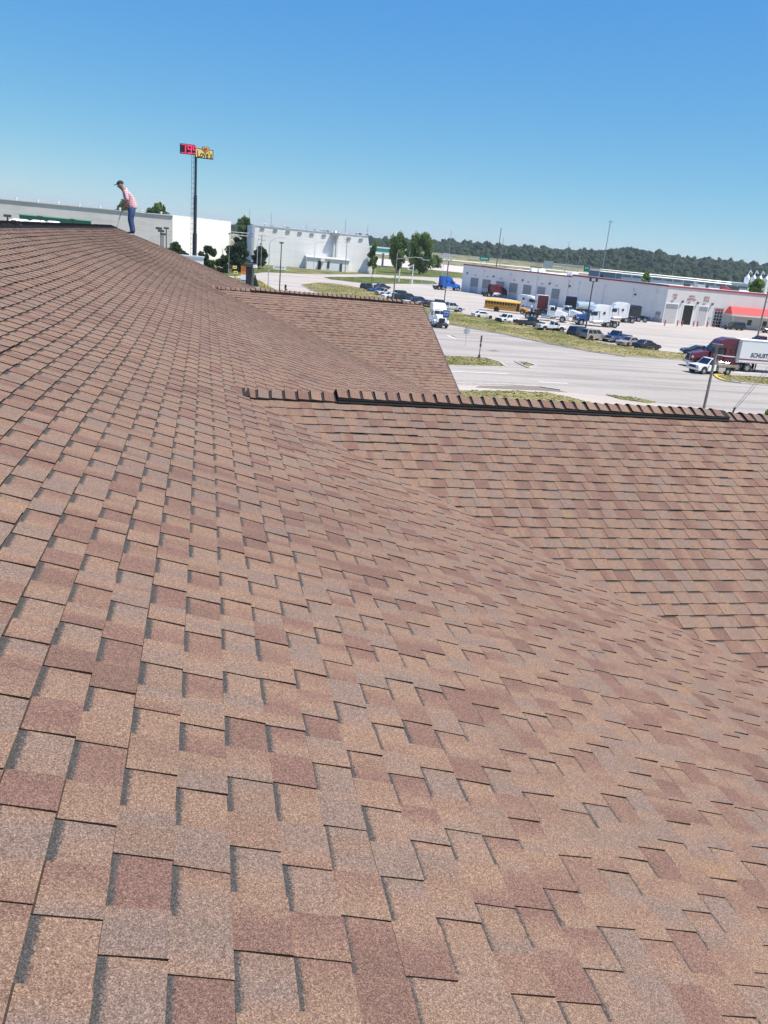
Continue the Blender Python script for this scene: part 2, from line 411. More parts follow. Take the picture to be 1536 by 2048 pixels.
# rake trim, walls of the building (behind and below the roof)
m = MB(); m.slab(loc((XR, YEND+.03, ZR+.012)), loc((XE, YEND+.03, ZEAVE+.012)), loc((XE, YEND+.03, ZEAVE-.2)), loc((XR, YEND+.03, ZR-.2)), .03); m.build('rake_trim', M_TRIM, bldg)
for g in (GN, GF):
    m = MB(); run = (g['z']-ZEAVE)/TG; x = g['x1']+.02
    for sgn in (-1, 1):
        m.slab(loc((x, g['y'], g['z']+.012)), loc((x, g['y']+sgn*run, ZEAVE+.012)), loc((x, g['y']+sgn*run, ZEAVE-.18)), loc((x, g['y'], g['z']-.18)), .03)
    m.build('rake_trim', M_TRIM, bldg)
m = MB(); zt = ZEAVE-.2
x0, x1 = 2*XR-XE+.5, XE-.45
m.box(loc(((x0+x1)/2, (Y0+YEND)/2, zt/2)), (x1-x0, YEND-Y0-.6, zt))
for g in (GN, GF):
    run = (g['z']-ZEAVE)/TG
    m.box(loc(((x1+g['x1']-.4)/2+.01, g['y'], zt/2)), (g['x1']-.4-x1, 2*run-.8, zt))
    m.prism([(g['y']-run+.4-OFF.y, zt), (g['y']+run-.4-OFF.y, zt), (g['y']-OFF.y, g['z']-.25)], .1, off=g['x1']-.5-OFF.x)
m.build('wall', M_WALLB, bldg)

# ---- ridge caps and ridge vents
M_VENT = mat('black_ridge_vent', (0.008, 0.008, 0.009), 0.6, spec=.25)
def cap_mesh(tslope, rise, hw, rngc):
    """one folded cap, long axis +x, butt at x=0 (raised), thickness visible at the butt"""
    V, F, T = [], [], []
    L, th = EXPO+.045, .013
    prof = []
    for k in (-1, -.55, -.16, 0, .16, .55, 1):
        y = k*hw; z = -tslope*abs(y); z = z if abs(k) > .2 else -tslope*hw*.12
        prof.append((y, z))
    n = len(prof); seed = rngc.random(); j = rngc.uniform(-.004, .004)
    for x, up in ((0, .018+rise+rngc.uniform(-.002, .003)), (EXPO-.030, .0045+rise), (L, .002+rise)):
        for y, z in prof: V.append((x, y+j, z+up+(.004*math.cos(3*y/hw) if x == 0 else 0)))
    lowb = len(V)
    for y, z in prof: V.append((0, y+j, z+rise-.006))
    u = rngc.uniform(0, 9)
    for i in range(n-1):
        F.append((i, i+1, n+i+1, n+i)[::-1]); T += [(u, seed, 0, 0)]*4
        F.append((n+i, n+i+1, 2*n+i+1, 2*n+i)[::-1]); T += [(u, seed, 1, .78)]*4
        F.append((i, i+1, lowb+i+1, lowb+i)); T += [(u, seed, 0, 1)]*4
    for s_, o_ in ((0, 0), (n-1, 0)):
        b = len(V); V += [(0, prof[s_][0]+j, prof[s_][1]+rise-.008), (L, prof[s_][0]+j, prof[s_][1]+rise-.008)]
        F.append((s_, 2*n+s_, b+1, b)); T += [(u, seed, 0, 1)]*4
    me = bpy.data.meshes.new('ridge_cap'); me.from_pydata(V, [], F); me.materials.append(M_SH)
    a_ = me.attributes.new('tint', 'FLOAT_COLOR', 'CORNER'); a_.data.foreach_set('color', np.array(T, np.float32).ravel()); me.update()
    return me
def ridge(key, tsl, p0, dirz, n, v0, v1, hw, wavy=0):
    """caps from p0 along dirz; between cap v0 and v1 they lie on a black vent"""
    rg = random.Random(len(key)*7+n); low = [cap_mesh(tsl, .004, hw, rg) for _ in range(9)]; high = [cap_mesh(tsl, .036, hw*.92, rg) for _ in range(9)]
    d = Vector((math.cos(dirz), math.sin(dirz), 0))
    for i in range(n):
        p = Vector(p0) + d*(i*EXPO); on = v0 <= i < v1
        o = link('ridge_cap', (high if on else low)[rg.randrange(9)], decks[key], loc(p))
        o.rotation_euler = (rg.uniform(-.02, .02), rg.uniform(-.012, .012), dirz+rg.uniform(-.022, .022)); o.location.z += rg.uniform(-.002, .004)
        if i == 0: o.rotation_euler[1] = -0.10
    if v1 > v0:
        m = MB(); a, b = v0*EXPO-.004, v1*EXPO+.03
        c, s_ = math.cos(dirz), math.sin(dirz)
        def W(x, y, z): q = Vector(p0) + Vector((c*x-s_*y, s_*x+c*y, z)); return loc(q)
        for sg_ in (-1, 1):
            ys = (hw*.98)*sg_; yi = .02*sg_
            pts = [(yi, -tsl*.02+.004), (ys, -tsl*abs(ys)+.004), (ys, -tsl*abs(ys)+.031), (yi, -tsl*.02+.033)]
            vv = [W(a, y, z) for y, z in pts] + [W(b, y, z) for y, z in pts]
            m.add(vv, [(0, 1, 2, 3), (7, 6, 5, 4), (0, 4, 5, 1), (1, 5, 6, 2), (2, 6, 7, 3), (3, 7, 4, 0)])
            y2 = ys*1.14; pts = [(ys, -tsl*abs(ys)+.006), (y2, -tsl*abs(y2)+.006), (y2, -tsl*abs(y2)+.012), (ys, -tsl*abs(ys)+.013)]
            vv = [W(a, y, z) for y, z in pts] + [W(b, y, z) for y, z in pts]
            m.add(vv, [(0, 1, 2, 3), (7, 6, 5, 4), (0, 4, 5, 1), (1, 5, 6, 2), (2, 6, 7, 3), (3, 7, 4, 0)])
        m.build('ridge_vent', M_VENT, decks[key])
def xcap(px, py, z): return gp(px, py, z).x
nn = int((GN['x1']-GN['x0'])/EXPO)
ridge('near', TG, (GN['x0']-.1, GN['y'], GN['z']+.012), 0.0, nn, int((xcap(690, 790, GN['z'])-GN['x0']+.1)/EXPO), int((xcap(1460, 830, GN['z'])-GN['x0']+.1)/EXPO), .155)
nf = int((GF['x1']-GF['x0']+.1)/EXPO)
ridge('far', TG, (GF['x0']-.1, GF['y'], GF['z']+.012), 0.0, nf, int((xcap(510, 582, GF['z'])-GF['x0']+.1)/EXPO), int((xcap(815, 606, GF['z'])-GF['x0']+.1)/EXPO), .155)
nm_ = int((YEND-7.0)/EXPO)
ridge('main', TM, (XR, 7.0, ZR+.012), math.pi/2, nm_, 2, nm_-6, .16)
# ================================================================== ground, roads, hills
def sheet(name, pts_px, z, m, label=None, cat=None, kind='structure', th=0.05, parent=None, zz=0.0):
    """ground area outlined in photo pixels on the ground plane"""
    b = MB(); b.poly([tuple(gp(x, y, zz).xy) for x, y in pts_px], z-th, z)
    o = b.build(name, m, parent, fix=True)
    if kind: tag(o, kind=kind)
    return o
M_GROUND = grass_material('meadow', (0.10, 0.125, 0.045), (0.34, 0.28, 0.14), 0.48)
M_CONC = concrete_material('lot_concrete', (0.50, 0.45, 0.40), 0.022, 0.80)
M_ROAD = concrete_material('road_concrete', (0.41, 0.375, 0.335), 0.0, 0.74, (0.035, 0.40, 1))
M_DRIVE = concrete_material('driveway_concrete', (0.48, 0.42, 0.36), 0.0, 0.8)
M_GRASS = grass_material('dry_verge_grass', (0.135, 0.145, 0.045), (0.37, 0.31, 0.15), 0.46)
M_GRASS2 = grass_material('green_grass', (0.10, 0.145, 0.04), (0.30, 0.27, 0.10), 0.53)
M_KERB = mat('kerb_concrete', (0.52, 0.49, 0.45), 0.9, var=.18, scale=1.2)
M_YEL = mat('yellow_kerb_paint', (0.62, 0.46, 0.06), 0.7, var=.25, scale=2)
M_WHITEP = mat('white_road_paint', (0.75, 0.74, 0.72), 0.7, var=.1, scale=1)
g_ = MB(); g_.add([(-5000, -400, 0), (5000, -400, 0), (5000, 8000, 0), (-5000, 8000, 0)], [(0, 1, 2, 3)])
tag(g_.build('ground', M_GROUND, fix=False), kind='structure')
# paved areas: one big lot and the roads in front of it
sheet('concrete_lot', [(430, 548), (520, 545), (640, 549), (745, 549), (800, 552), (920, 557), (960, 572), (1330, 640), (1700, 668), (2300, 900), (1900, 1700), (700, 1300), (500, 900), (380, 650)], .05, M_CONC)
ROADL = [(840, 640), (905, 651), (1000, 667), (1100, 688), (1250, 713), (1385, 724), (1700, 740), (2100, 800), (2100, 1050), (1536, 830), (1300, 805), (1180, 790), (1090, 781), (900, 770), (700, 760), (700, 640)]
sheet('main_road', ROADL, .056, M_ROAD)
sheet('driveway_apron', [(1090, 783), (1180, 792), (1300, 806), (1536, 832), (1536, 905), (1210, 860), (1150, 812), (1120, 796)], .062, M_DRIVE)
def kerb(name, pts, m, zt=.17, wdt=.18, closed=False):
    b = MB(); P = [gp(x, y) for x, y in pts]
    if closed: P.append(P[0])
    for a, c in zip(P[:-1], P[1:]):
        d = (c-a); L = d.length; mid = (a+c)/2
        b.box((mid.x, mid.y, zt/2), (wdt, L+.06, zt), math.atan2(-d.x, d.y))
    return tag(b.build(name, m, None, fix=False), kind='structure')
VERGE = [(603, 570), (640, 566), (690, 571), (745, 581), (790, 601), (850, 615), (905, 624.5), (960, 635), (1015, 645), (1070, 656), (1130, 664), (1150, 674), (1200, 686), (1260, 696), (1310, 703), (1385, 711), (1390, 722),
         (1250, 713), (1180, 703), (1100, 688), (1000, 667), (905, 650), (845, 637), (740, 612), (660, 592), (620, 580)]
TUFTS = []
def mound(name, outline, m, h, seed):
    """grass area: bumpy raised sheet inside its outline"""
    P = [gp(x, y).xy for x, y in outline]; bm = bmesh.new()
    f = bm.faces.new([bm.verts.new((p.x, p.y, .05)) for p in P]); bmesh.ops.triangulate(bm, faces=[f])
    for _ in range(4):
        long = [e for e in bm.edges if e.calc_length() > 3.0]
        if not long: break
        bmesh.ops.subdivide_edges(bm, edges=long, cuts=1); bmesh.ops.triangulate(bm, faces=bm.faces)
    from mathutils import noise
    bd = {v for e in bm.edges if e.is_boundary for v in e.verts}
    for v in bm.verts:
        v.co.z = .12 if v in bd else .14 + h*(.6+noise.noise(Vector((v.co.x*.25+seed, v.co.y*.25, 0))))
    tri = [f for f in bm.faces]; ar = [f.calc_area() for f in tri]; tot = sum(ar); rg_ = random.Random(seed); dn = math.hypot(P[0].x, P[0].y)
    num = int(min(9000, tot*(9 if dn < 110 else 5)))
    for f in rg_.choices(tri, ar, k=num):
        u, v = rg_.random(), rg_.random()
        if u+v > 1: u, v = 1-u, 1-v
        A, B, C = (q.co for q in f.verts[:3]); TUFTS.append(A+(B-A)*u+(C-A)*v)
    me = bpy.data.meshes.new(name); bm.normal_update()
    for f in bm.faces:
        if f.normal.z < 0: f.normal_flip()
    bm.to_mesh(me); bm.free(); me.materials.append(m); me.polygons.foreach_set('use_smooth', [True]*len(me.polygons))
    o = link(name, me); tag(o, kind='structure')
    b = MB()
    for a, c in zip(P, P[1:]+P[:1]): b.quad((a.x, a.y, .12), (c.x, c.y, .12), (c.x, c.y, -.02), (a.x, a.y, -.02))
    tag(b.build(name+'_side', m, o, fix=False)); return o
mound('grass_verge', VERGE, M_GRASS, .25, 1)
mound('grass_strip', [(648, 555), (740, 554.5), (800, 558), (868, 563), (875, 569), (825, 568), (760, 568), (720, 566), (661, 559)], M_GRASS2, .2, 5)
mound('grass_field', [(752, 531), (850, 539), (915, 546), (925, 553), (868, 555), (800, 551.5), (752, 547)], M_GRASS2, .2, 8)
mound('grass_bank', [(440, 543), (500, 536), (545, 536.5), (560, 541), (520, 546), (470, 553), (445, 551)], M_GRASS2, .3, 9)
mound('grass_corner', [(440, 560), (470, 556), (520, 562), (560, 586), (575, 600), (480, 600)], M_GRASS, .2, 11)
mound('grass_median', [(870, 713), (937, 715.5), (970, 718.5), (998, 727), (1011, 735), (1003, 734.5), (897, 732.5), (860, 731)], M_GRASS, .08, 13)
mound('grass_island', [(1032, 725), (1054, 727), (1070, 733), (1057, 736.5), (1048, 733)], M_GRASS, .05, 15)
mound('grass_lawn', [(880, 783), (1000, 784), (1090, 787), (1135, 796), (1200, 812), (1230, 860), (900, 850)], M_GRASS, .2, 17)
mound('grass_patch', [(1212, 791), (1262, 796), (1312, 806), (1296, 807.5), (1240, 800)], M_GRASS, .05, 19)
mound('grass_median_right', [(1436, 753), (1457, 752), (1700, 765), (1700, 790), (1536, 771), (1481, 766), (1456, 762)], M_GRASS, .08, 21)
# tufts standing out of the mown grass
rt_ = random.Random(4); GV, GF_, GS = [], [], []
for q in TUFTS:
    hh = rt_.uniform(.02, .07); b0 = len(GV); a = rt_.uniform(0, 6.28); ww = rt_.uniform(.05, .15); sh = rt_.random()
    for k in range(2):
        c, s_ = math.cos(a+k*1.6)*ww, math.sin(a+k*1.6)*ww; b0 = len(GV)
        GV += [(q.x-c, q.y-s_, q.z-.02), (q.x+c, q.y+s_, q.z-.02), (q.x+c*.7+rt_.uniform(-.1, .1), q.y+s_*.7, q.z+hh), (q.x-c*.6, q.y-s_*.6+rt_.uniform(-.1, .1), q.z+hh*.8)]; GF_.append((b0, b0+1, b0+2, b0+3)); GS.append(sh)
tm_ = bpy.data.meshes.new('grass_tufts'); tm_.from_pydata(GV, [], GF_); a_ = tm_.attributes.new('shade', 'FLOAT', 'FACE'); a_.data.foreach_set('value', GS)
t = NT('grass_tuft_blades'); a_ = t.n('ShaderNodeAttribute', attribute_name='shade'); t.l(t.ramp(a_.outputs['Fac'], [(0, (.13, .15, .045)), (.45, (.22, .22, .075)), (.75, (.36, .31, .14)), (1, (.48, .40, .21))]), t.b.inputs['Base Color']); t.b.inputs['Roughness'].default_value = .9
tm_.materials.append(t.m); tag(link('grass_tufts', tm_), 'patchy dry grass on the verges and islands', 'grass', kind='stuff')
kerb('kerb', [(870, 712), (937, 714.7), (971, 717.6), (999, 726), (1013, 735.6), (1003, 735.6), (897, 733.5)], M_KERB)
kerb('kerb', [(1030, 724.5), (1054, 726.4), (1072, 733), (1057, 737.4), (1047, 733.5), (1030, 724.5)], M_KERB)
kerb('yellow_kerb', [(1450, 750.5), (1429, 751.5), (1434, 757), (1443, 761.5), (1458, 765)], M_YEL, .2, .3)
kerb('kerb', [(1458, 765), (1481, 768), (1536, 773), (1700, 793)], M_KERB, .2, .3)
kerb('kerb', [(603, 571), (620, 581), (660, 593), (740, 613), (845, 638.5), (905, 651.3), (1000, 668.5), (1100, 689.5), (1180, 704.5), (1250, 714.5), (1390, 723.5)], M_KERB)
kerb('kerb', [(880, 768.5), (1000, 771), (1080, 776), (1120, 782)], M_KERB)
M_DIRT = concrete_material('bare_dirt', (0.24, 0.20, 0.16), 0.0, 0.6)
sheet('dirt_patch', [(960, 773), (1050, 773.5), (1100, 778), (1135, 786), (1080, 782), (1000, 779), (950, 776)], .066, M_DIRT)
sheet('dirt_patch', [(735, 600), (760, 595), (775, 598), (800, 600), (770, 601.5), (745, 603)], .34, M_DRIVE)
M_PATCH = concrete_material('road_stain', (0.24, 0.23, 0.23), 0.0, .7)
for pts in ([(975, 701), (990, 700.5), (1000, 703.5), (985, 704)], [(902, 672), (904, 671), (911, 675), (909, 676)]):
    sheet('road_patch', pts, .066, M_PATCH)
def stripe(a, b, wdt=.14):
    A, B = gp(*a), gp(*b); d = B-A; m = MB(); mid = (A+B)/2
    m.box((mid.x, mid.y, .065), (wdt, d.length, .006), math.atan2(-d.x, d.y))
    tag(m.build('lane_marking', M_WHITEP), kind='structure')
stripe((880, 742.8), (1016, 748.7), .2); stripe((1078, 765), (1135, 768), .2); stripe((1465, 745.5), (1620, 753), .2)
stripe((895, 672), (910, 678), .25)
# ---- elevated interstate on a grass bank, wooded hills behind
def horizon(px): return 491 + (px-768)*0.0944
def polar(px, dist, z): p = at(px, horizon(px), dist); return Vector((p.x, p.y, z))
bank = MB(); X = [250, 520, 760, 860, 960, 1060, 1180, 1300, 1450, 1650, 1900]
ZT = [8.0, 8, 8, 8.3, 8.3, 8.2, 8, 7.8, 7.5, 7.3, 7.2]
cols = []
for px, zt in zip(X, ZT):
    cols.append([polar(px, 745, .02), polar(px, 790, zt), polar(px, 830, zt), polar(px, 900, .5)])
V = [p for c in cols for p in c]; F = []
for i in range(len(cols)-1):
    for j in range(3): F.append((i*4+j, i*4+4+j, i*4+5+j, i*4+1+j))
bank.add(V, F); tag(bank.build('highway_embankment', grass_material('bank_grass', (0.12, 0.14, 0.06), (0.31, 0.27, 0.16), .46)), kind='structure')
hr = MB()
for i in range(len(X)-1):
    hr.quad(*[polar(px, d, zt+.3) for px, zt, d in ((X[i], ZT[i], 792), (X[i+1], ZT[i+1], 792), (X[i+1], ZT[i+1], 828), (X[i], ZT[i], 828))])
    hr.quad(*[polar(px, d, zt*(d-745)/45+.25) for px, zt, d in ((X[i], ZT[i], 764), (X[i+1], ZT[i+1], 764), (X[i+1], ZT[i+1], 769), (X[i], ZT[i], 769))])
    for d in (792, 828): hr.quad(polar(X[i], d, ZT[i]), polar(X[i+1], d, ZT[i+1]), polar(X[i+1], d, ZT[i+1]+1.0), polar(X[i], d, ZT[i]+1.0))
tag(hr.build('interstate_highway', M_KERB, fix=True), kind='structure')
sheet('frontage_road', [(735, 515.5), (800, 519), (925, 530), (1000, 540), (925, 545.5), (850, 538), (735, 529.5)], .03, concrete_material('pale_gravel', (0.62, 0.55, 0.50), 0, .9))

TOPS = [(-700, 8), (0, 7), (345, 9), (400, 19), (470, 21), (600, 18), (740, 21), (850, 23), (950, 27), (1100, 31), (1180, 31), (1250, 43), (1330, 38), (1400, 35), (1450, 37), (1536, 31), (1700, 26), (2300, 30)]
def top_at(px):
    for (a, u), (b, v) in zip(TOPS[:-1], TOPS[1:]):
        if a <= px <= b: return u+(v-u)*(px-a)/(b-a)
    return TOPS[0][1] if px < TOPS[0][0] else TOPS[-1][1]
def hill_z(px, d):
    zt = EYE + top_at(px)/FPX*1580 - 16.0
    t = min(1, max(0, (d-940)/620)); t = t*t*(3-2*t)
    return zt*t + 1.5*math.sin(px*.021+d*.013)*t
hb = MB(); pxs = list(range(-700, 2301, 60)); ds = [900, 960, 1020, 1080, 1150, 1230, 1320, 1420, 1500, 1580, 1700, 2000]
for px in pxs:
    for d in ds: hb.v.append(tuple(polar(px, d, hill_z(px, d)-.5)))
n = len(ds)
hb.add([], [])
hb.f = [(i*n+j, (i+1)*n+j, (i+1)*n+j+1, i*n+j+1) for i in range(len(pxs)-1) for j in range(n-1)]; hb.m = [0]*len(hb.f)
tag(hb.build('hills', mat('hill_undergrowth', (0.055, 0.075, 0.03), .95, scale=.05), smooth=True), kind='structure')
# woods on the hills: many rough crowns, one mass
bm = bmesh.new(); bmesh.ops.create_icosphere(bm, subdivisions=2, radius=1); ico_v = np.array([v.co[:] for v in bm.verts]); ico_f = np.array([[v.index for v in f.verts] for f in bm.faces]); bm.free()
bm = bmesh.new(); bmesh.ops.create_icosphere(bm, subdivisions=1, radius=1); ic1_v = np.array([v.co[:] for v in bm.verts]); ic1_f = np.array([[v.index for v in f.verts] for f in bm.faces]); bm.free()
def crowns(name, items, m, fine=False, seed=3):
    """items: (x, y, z, rx, rz, shade)"""
    rg = np.random.default_rng(seed); bv, bf = (ico_v, ico_f) if fine else (ic1_v, ic1_f)
    V, F, S = [], [], []
    for k, (x, y, z, rx, rz, sh) in enumerate(items):
        j = bv*(1+rg.uniform(-.32, .32, (len(bv), 1)))
        V.append(j*np.array([rx, rx, rz])+np.array([x, y, z])); F.append(bf+k*len(bv)); S.append(np.clip(sh+rg.uniform(-.12, .12, len(bf)), 0, 1))
    V = np.concatenate(V); F = np.concatenate(F); S = np.concatenate(S).astype(np.float32)
    me = bpy.data.meshes.new(name); me.vertices.add(len(V)); me.vertices.foreach_set('co', V.ravel()); me.loops.add(F.size); me.polygons.add(len(F))
    me.loops.foreach_set('vertex_index', F.ravel().astype(np.int32)); me.polygons.foreach_set('loop_start', np.arange(0, F.size, 3, dtype=np.int32)); me.polygons.foreach_set('loop_total', np.full(len(F), 3, np.int32))
    me.update(calc_edges=True); a = me.attributes.new('shade', 'FLOAT', 'FACE'); a.data.foreach_set('value', S); me.materials.append(m)
    return link(name, me)
rg = random.Random(5); items = []
for k in range(21000):
    px = rg.uniform(-650, 2250); d = math.sqrt(rg.uniform(930**2, 1640**2)); z = hill_z(px, d); p = polar(px, d, z)
    h = rg.uniform(2.6, 5.4)*(1.6 if rg.random() < .07 else 1); rx = h*rg.uniform(.55, .9); sh = rg.gauss(.5, .22)
    items.append((p.x, p.y, z+h*.75, rx, h*.75, min(1, max(0, sh))))
    if rg.random() < .7: items.append((p.x+rg.uniform(-.7, .7)*rx, p.y+rg.uniform(-.7, .7)*rx, z+h*1.15, rx*.6, h*.45, min(1, max(0, sh+.1))))
M_WOODS = leaf_material('wood_leaves', (0.046, 0.078, 0.032), .6)
tag(crowns('wooded_hillside', items, M_WOODS), 'dense green woods covering the far hills', 'woods', kind='stuff')

# ---- trees
M_BARK = mat('bark', (0.10, 0.08, 0.06), .95, var=.3, scale=3)
def leaf_mesh(name, lobes, n, size, m, seed, flat=.6):
    """leaf clumps (two crossed bent quads each) spread through lobes (cx,cy,cz,rx,rz)"""
    rg = np.random.default_rng(seed); L = np.array(lobes, float); vol = L[:, 3]**2*L[:, 4]; vol = vol**.7; idx = rg.choice(len(L), n, p=vol/vol.sum())
    d = rg.normal(size=(n, 3)); d /= np.linalg.norm(d, axis=1)[:, None]; r = rg.uniform(.2, 1.15, (n, 1))**.6
    bump_ = 1+.18*np.sin(d[:, :1]*7+idx[:, None])*np.cos(d[:, 2:]*6)
    C = L[idx, :3] + d*r*bump_*np.stack([L[idx, 3], L[idx, 3], L[idx, 4]], 1)
    S = np.clip(rg.normal(.5, .2, n) + .28*np.sin(idx*2.4), 0, 1)
    V = np.zeros((n, 8, 3)); 
    for q in range(2):
        a = rg.normal(size=(n, 3)); a /= np.linalg.norm(a, axis=1)[:, None]; b = np.cross(a, rg.normal(size=(n, 3))); b /= np.linalg.norm(b, axis=1)[:, None]
        s = size*rg.uniform(.6, 1.4, (n, 1)); 
        for k, (x, y) in enumerate(((-1, -.6), (1, -.7), (.8, .6), (-.7, .8))): V[:, q*4+k] = C + a*s*x*.5 + b*s*y*.5 + (rg.uniform(-.12, .12, (n, 3))*size)
    V = V.reshape(-1, 3); F = np.arange(n*8).reshape(-1, 4)
    me = bpy.data.meshes.new(name); me.from_pydata(V.tolist(), [], F.tolist()); a = me.attributes.new('shade', 'FLOAT', 'FACE'); a.data.foreach_set('value', np.repeat(S, 2).astype(np.float32)); me.materials.append(m)
    return me
def trunk_mesh(h, r, lobes, seed):
    rg = random.Random(seed); m = MB(); m.cyl((0, 0, -.2), (rg.uniform(-.1, .1), 0, h*.5), r, r*.7, 9); m.cyl((0, 0, h*.49), (0, 0, h*.85), r*.7, r*.2, 8)
    for (x, y, z, rx, rz) in lobes[:10]:
        b = h*rg.uniform(.25, .5); m.cyl((0, 0, b), (x*.5, y*.5, (b+z)/2), r*.4, r*.3, 6); m.cyl((x*.5, y*.5, (b+z)/2), (x, y, z+rz*.3), r*.3, r*.08, 6)
    return m
M_LEAF = leaf_material('broad_leaves', (0.12, 0.17, 0.058), .6); M_LEAFD = leaf_material('dark_leaves', (0.052, 0.080, 0.036), .6); M_SPR = leaf_material('blue_spruce_needles', (0.070, 0.105, 0.085), .45)
def tree(name, pos, h, wd, label, m, seed, n=2200, low=.22, size=.55, group=None, narrow=1.0, tall=1.0):
    o = empty(name, pos); rg = random.Random(seed); lobes = []
    k = 28
    for i in range(k):
        t = low + (1-low)*(i+.6)/k; a = rg.uniform(0, 6.28); prof = math.sin(math.pi*min(1, (t-low)/(1-low)*.86+.14))**.7
        rad = wd*.5*prof*narrow; rr = rad*rg.uniform(.25, .95); s = wd*rg.uniform(.09, .18)
        lobes.append((math.cos(a)*rr, math.sin(a)*rr, min(h*t, h-s*.7), s, s*rg.uniform(.75, 1.15)*tall))
    trunk_mesh(h, max(.12, h*.022), lobes, seed).build('trunk', M_BARK, o); link('crown', leaf_mesh('crown', lobes, n, size, m, seed), o)
    tag(o, label, 'tree', group); return o
def conifer(name, pos, h, wd, label, m, seed, n=1500, size=.3, cat='tree', group=None):
    o = empty(name, pos); rg = random.Random(seed); lobes = []; T = 9
    for i in range(T):
        t = i/(T-1); rad = wd*.5*(1-t)**.85; k = max(1, int(7*(1-t))+1)
        for j in range(k):
            a = 6.28*j/k+rg.uniform(-.4, .4); s = max(.1, rad*.45); lobes.append((math.cos(a)*rad*.62, math.sin(a)*rad*.62, h*(.1+.86*t), s, h*.05))
    mm = MB(); mm.cyl((0, 0, -.1), (0, 0, h*.95), h*.02+.05, .02, 8); mm.build('trunk', M_BARK, o); link('crown', leaf_mesh('crown', lobes, n, size, m, seed), o)
    tag(o, label, cat, group); return o
def tp(px, py_base): return gp(px, py_base)
def hgt(px, y_top, pos): # height of a thing at pos whose top is seen at (px, y_top)
    d = math.hypot(pos.x, pos.y); return at(px, y_top, d).z - pos.z
def wid(px0, px1, pos): return abs(px1-px0)/FPX*(CM[2] @ np.array([pos.x, pos.y, pos.z-EYE]))
def put_tree(kind, name, px, base, top, x0, x1, label, m, seed, n=2000, low=.22, size=.55, dist=None, narrow=1.0, tall=1.0):
    p = tp(px, base) if dist is None else Vector((*at(px, top, dist).xy, 0)); h = hgt(px, top, p); w_ = wid(x0, x1, p)
    if kind == 'c': return conifer(name, p, h, w_, label, m, seed, n, size)
    return tree(name, p, h, w_, label, m, seed, n, low, size, None, narrow, tall)
put_tree('t', 'cottonwood_tree', 793, 548, 470, 772, 815, 'tall leafy green tree, left of the pair behind the parked cars', M_LEAF, 21, 5200, .2, .55, tall=1.5)
put_tree('t', 'cottonwood_tree', 838, 550, 469, 806, 866, 'broad tall leafy tree, right of the pair behind the parked cars', M_LEAF, 22, 6500, .16, .55, tall=1.4)
put_tree('t', 'shrub_tree', 871, 536, 511, 858, 886, 'low dark round tree just right of the tall leafy pair', M_LEAFD, 23, 1500, .05, .5)
put_tree('t', 'slender_tree', 746, 548, 485, 735, 759, 'slim leafy tree hugging the slanted end of the white warehouse', M_LEAF, 24, 2400, .2, .5, narrow=.9)
put_tree('t', 'round_tree', 518, 539, 494, 503, 540, 'round dark green tree standing alone before the white warehouse', M_LEAFD, 25, 3400, .22, .45)
put_tree('t', 'evergreen_tree', 476, 546, 487, 452, 505, 'bulky dark evergreen tree beside the thin grey lamp post', M_LEAFD, 26, 3600, .04, .5)
put_tree('t', 'evergreen_bush', 415, 548, 493, 396, 436, 'dark bushy evergreen right of the tall sign post', M_LEAFD, 27, 3000, .03, .45)
put_tree('t', 'evergreen_bush', 447, 548, 512, 432, 462, 'squat dark evergreen bush between two larger ones', M_LEAFD, 28, 2000, .03, .45)
put_tree('t', 'evergreen_bush', 352, 545, 486, 333, 378, 'dark evergreen left of the tall sign post above the roof edge', M_LEAFD, 29, 3000, .03, .45)
put_tree('t', 'grove_tree', 490, 520, 436, 466, 512, 'tall green tree seen in the gap between the two white warehouses', M_LEAF, 30, 3600, .1, .8, dist=400)
put_tree('t', 'rooftop_tree', 316, 520, 408, 290, 344, 'spreading tree whose crown shows above the grey warehouse roof', M_LEAF, 31, 3600, .3, .7, dist=395)
put_tree('t', 'rooftop_tree', 252, 520, 400, 236, 274, 'small tree crown above the grey warehouse behind the standing man', M_LEAF, 32, 2600, .3, .7, dist=395)
put_tree('c', 'spruce_tree', 571, 588, 570, 562, 581, 'young blue spruce poking up behind the ridge near the dark lamp post', M_SPR, 33, 2600, size=.22, dist=118)
put_tree('c', 'spruce_tree', 509, 574, 550, 503, 517, 'young blue spruce right beside the black price sign', M_SPR, 34, 2600, size=.25)
put_tree('t', 'leafy_tree', 1518, 640, 560, 1503, 1545, 'bright leafy tree in front of the white silos', M_LEAF, 35, 2600, .3, .5, dist=225)
put_tree('t', 'leafy_tree', 1295, 600, 546, 1284, 1310, 'small leafy tree top peeking over the flat garage roof', M_LEAF, 36, 1500, .4, .5, dist=262)
put_tree('t', 'leafy_bush', 1545, 900, 822, 1528, 1580, 'green bush at the right edge behind the near ridge', M_LEAF, 37, 2600, .05, .22, dist=40)
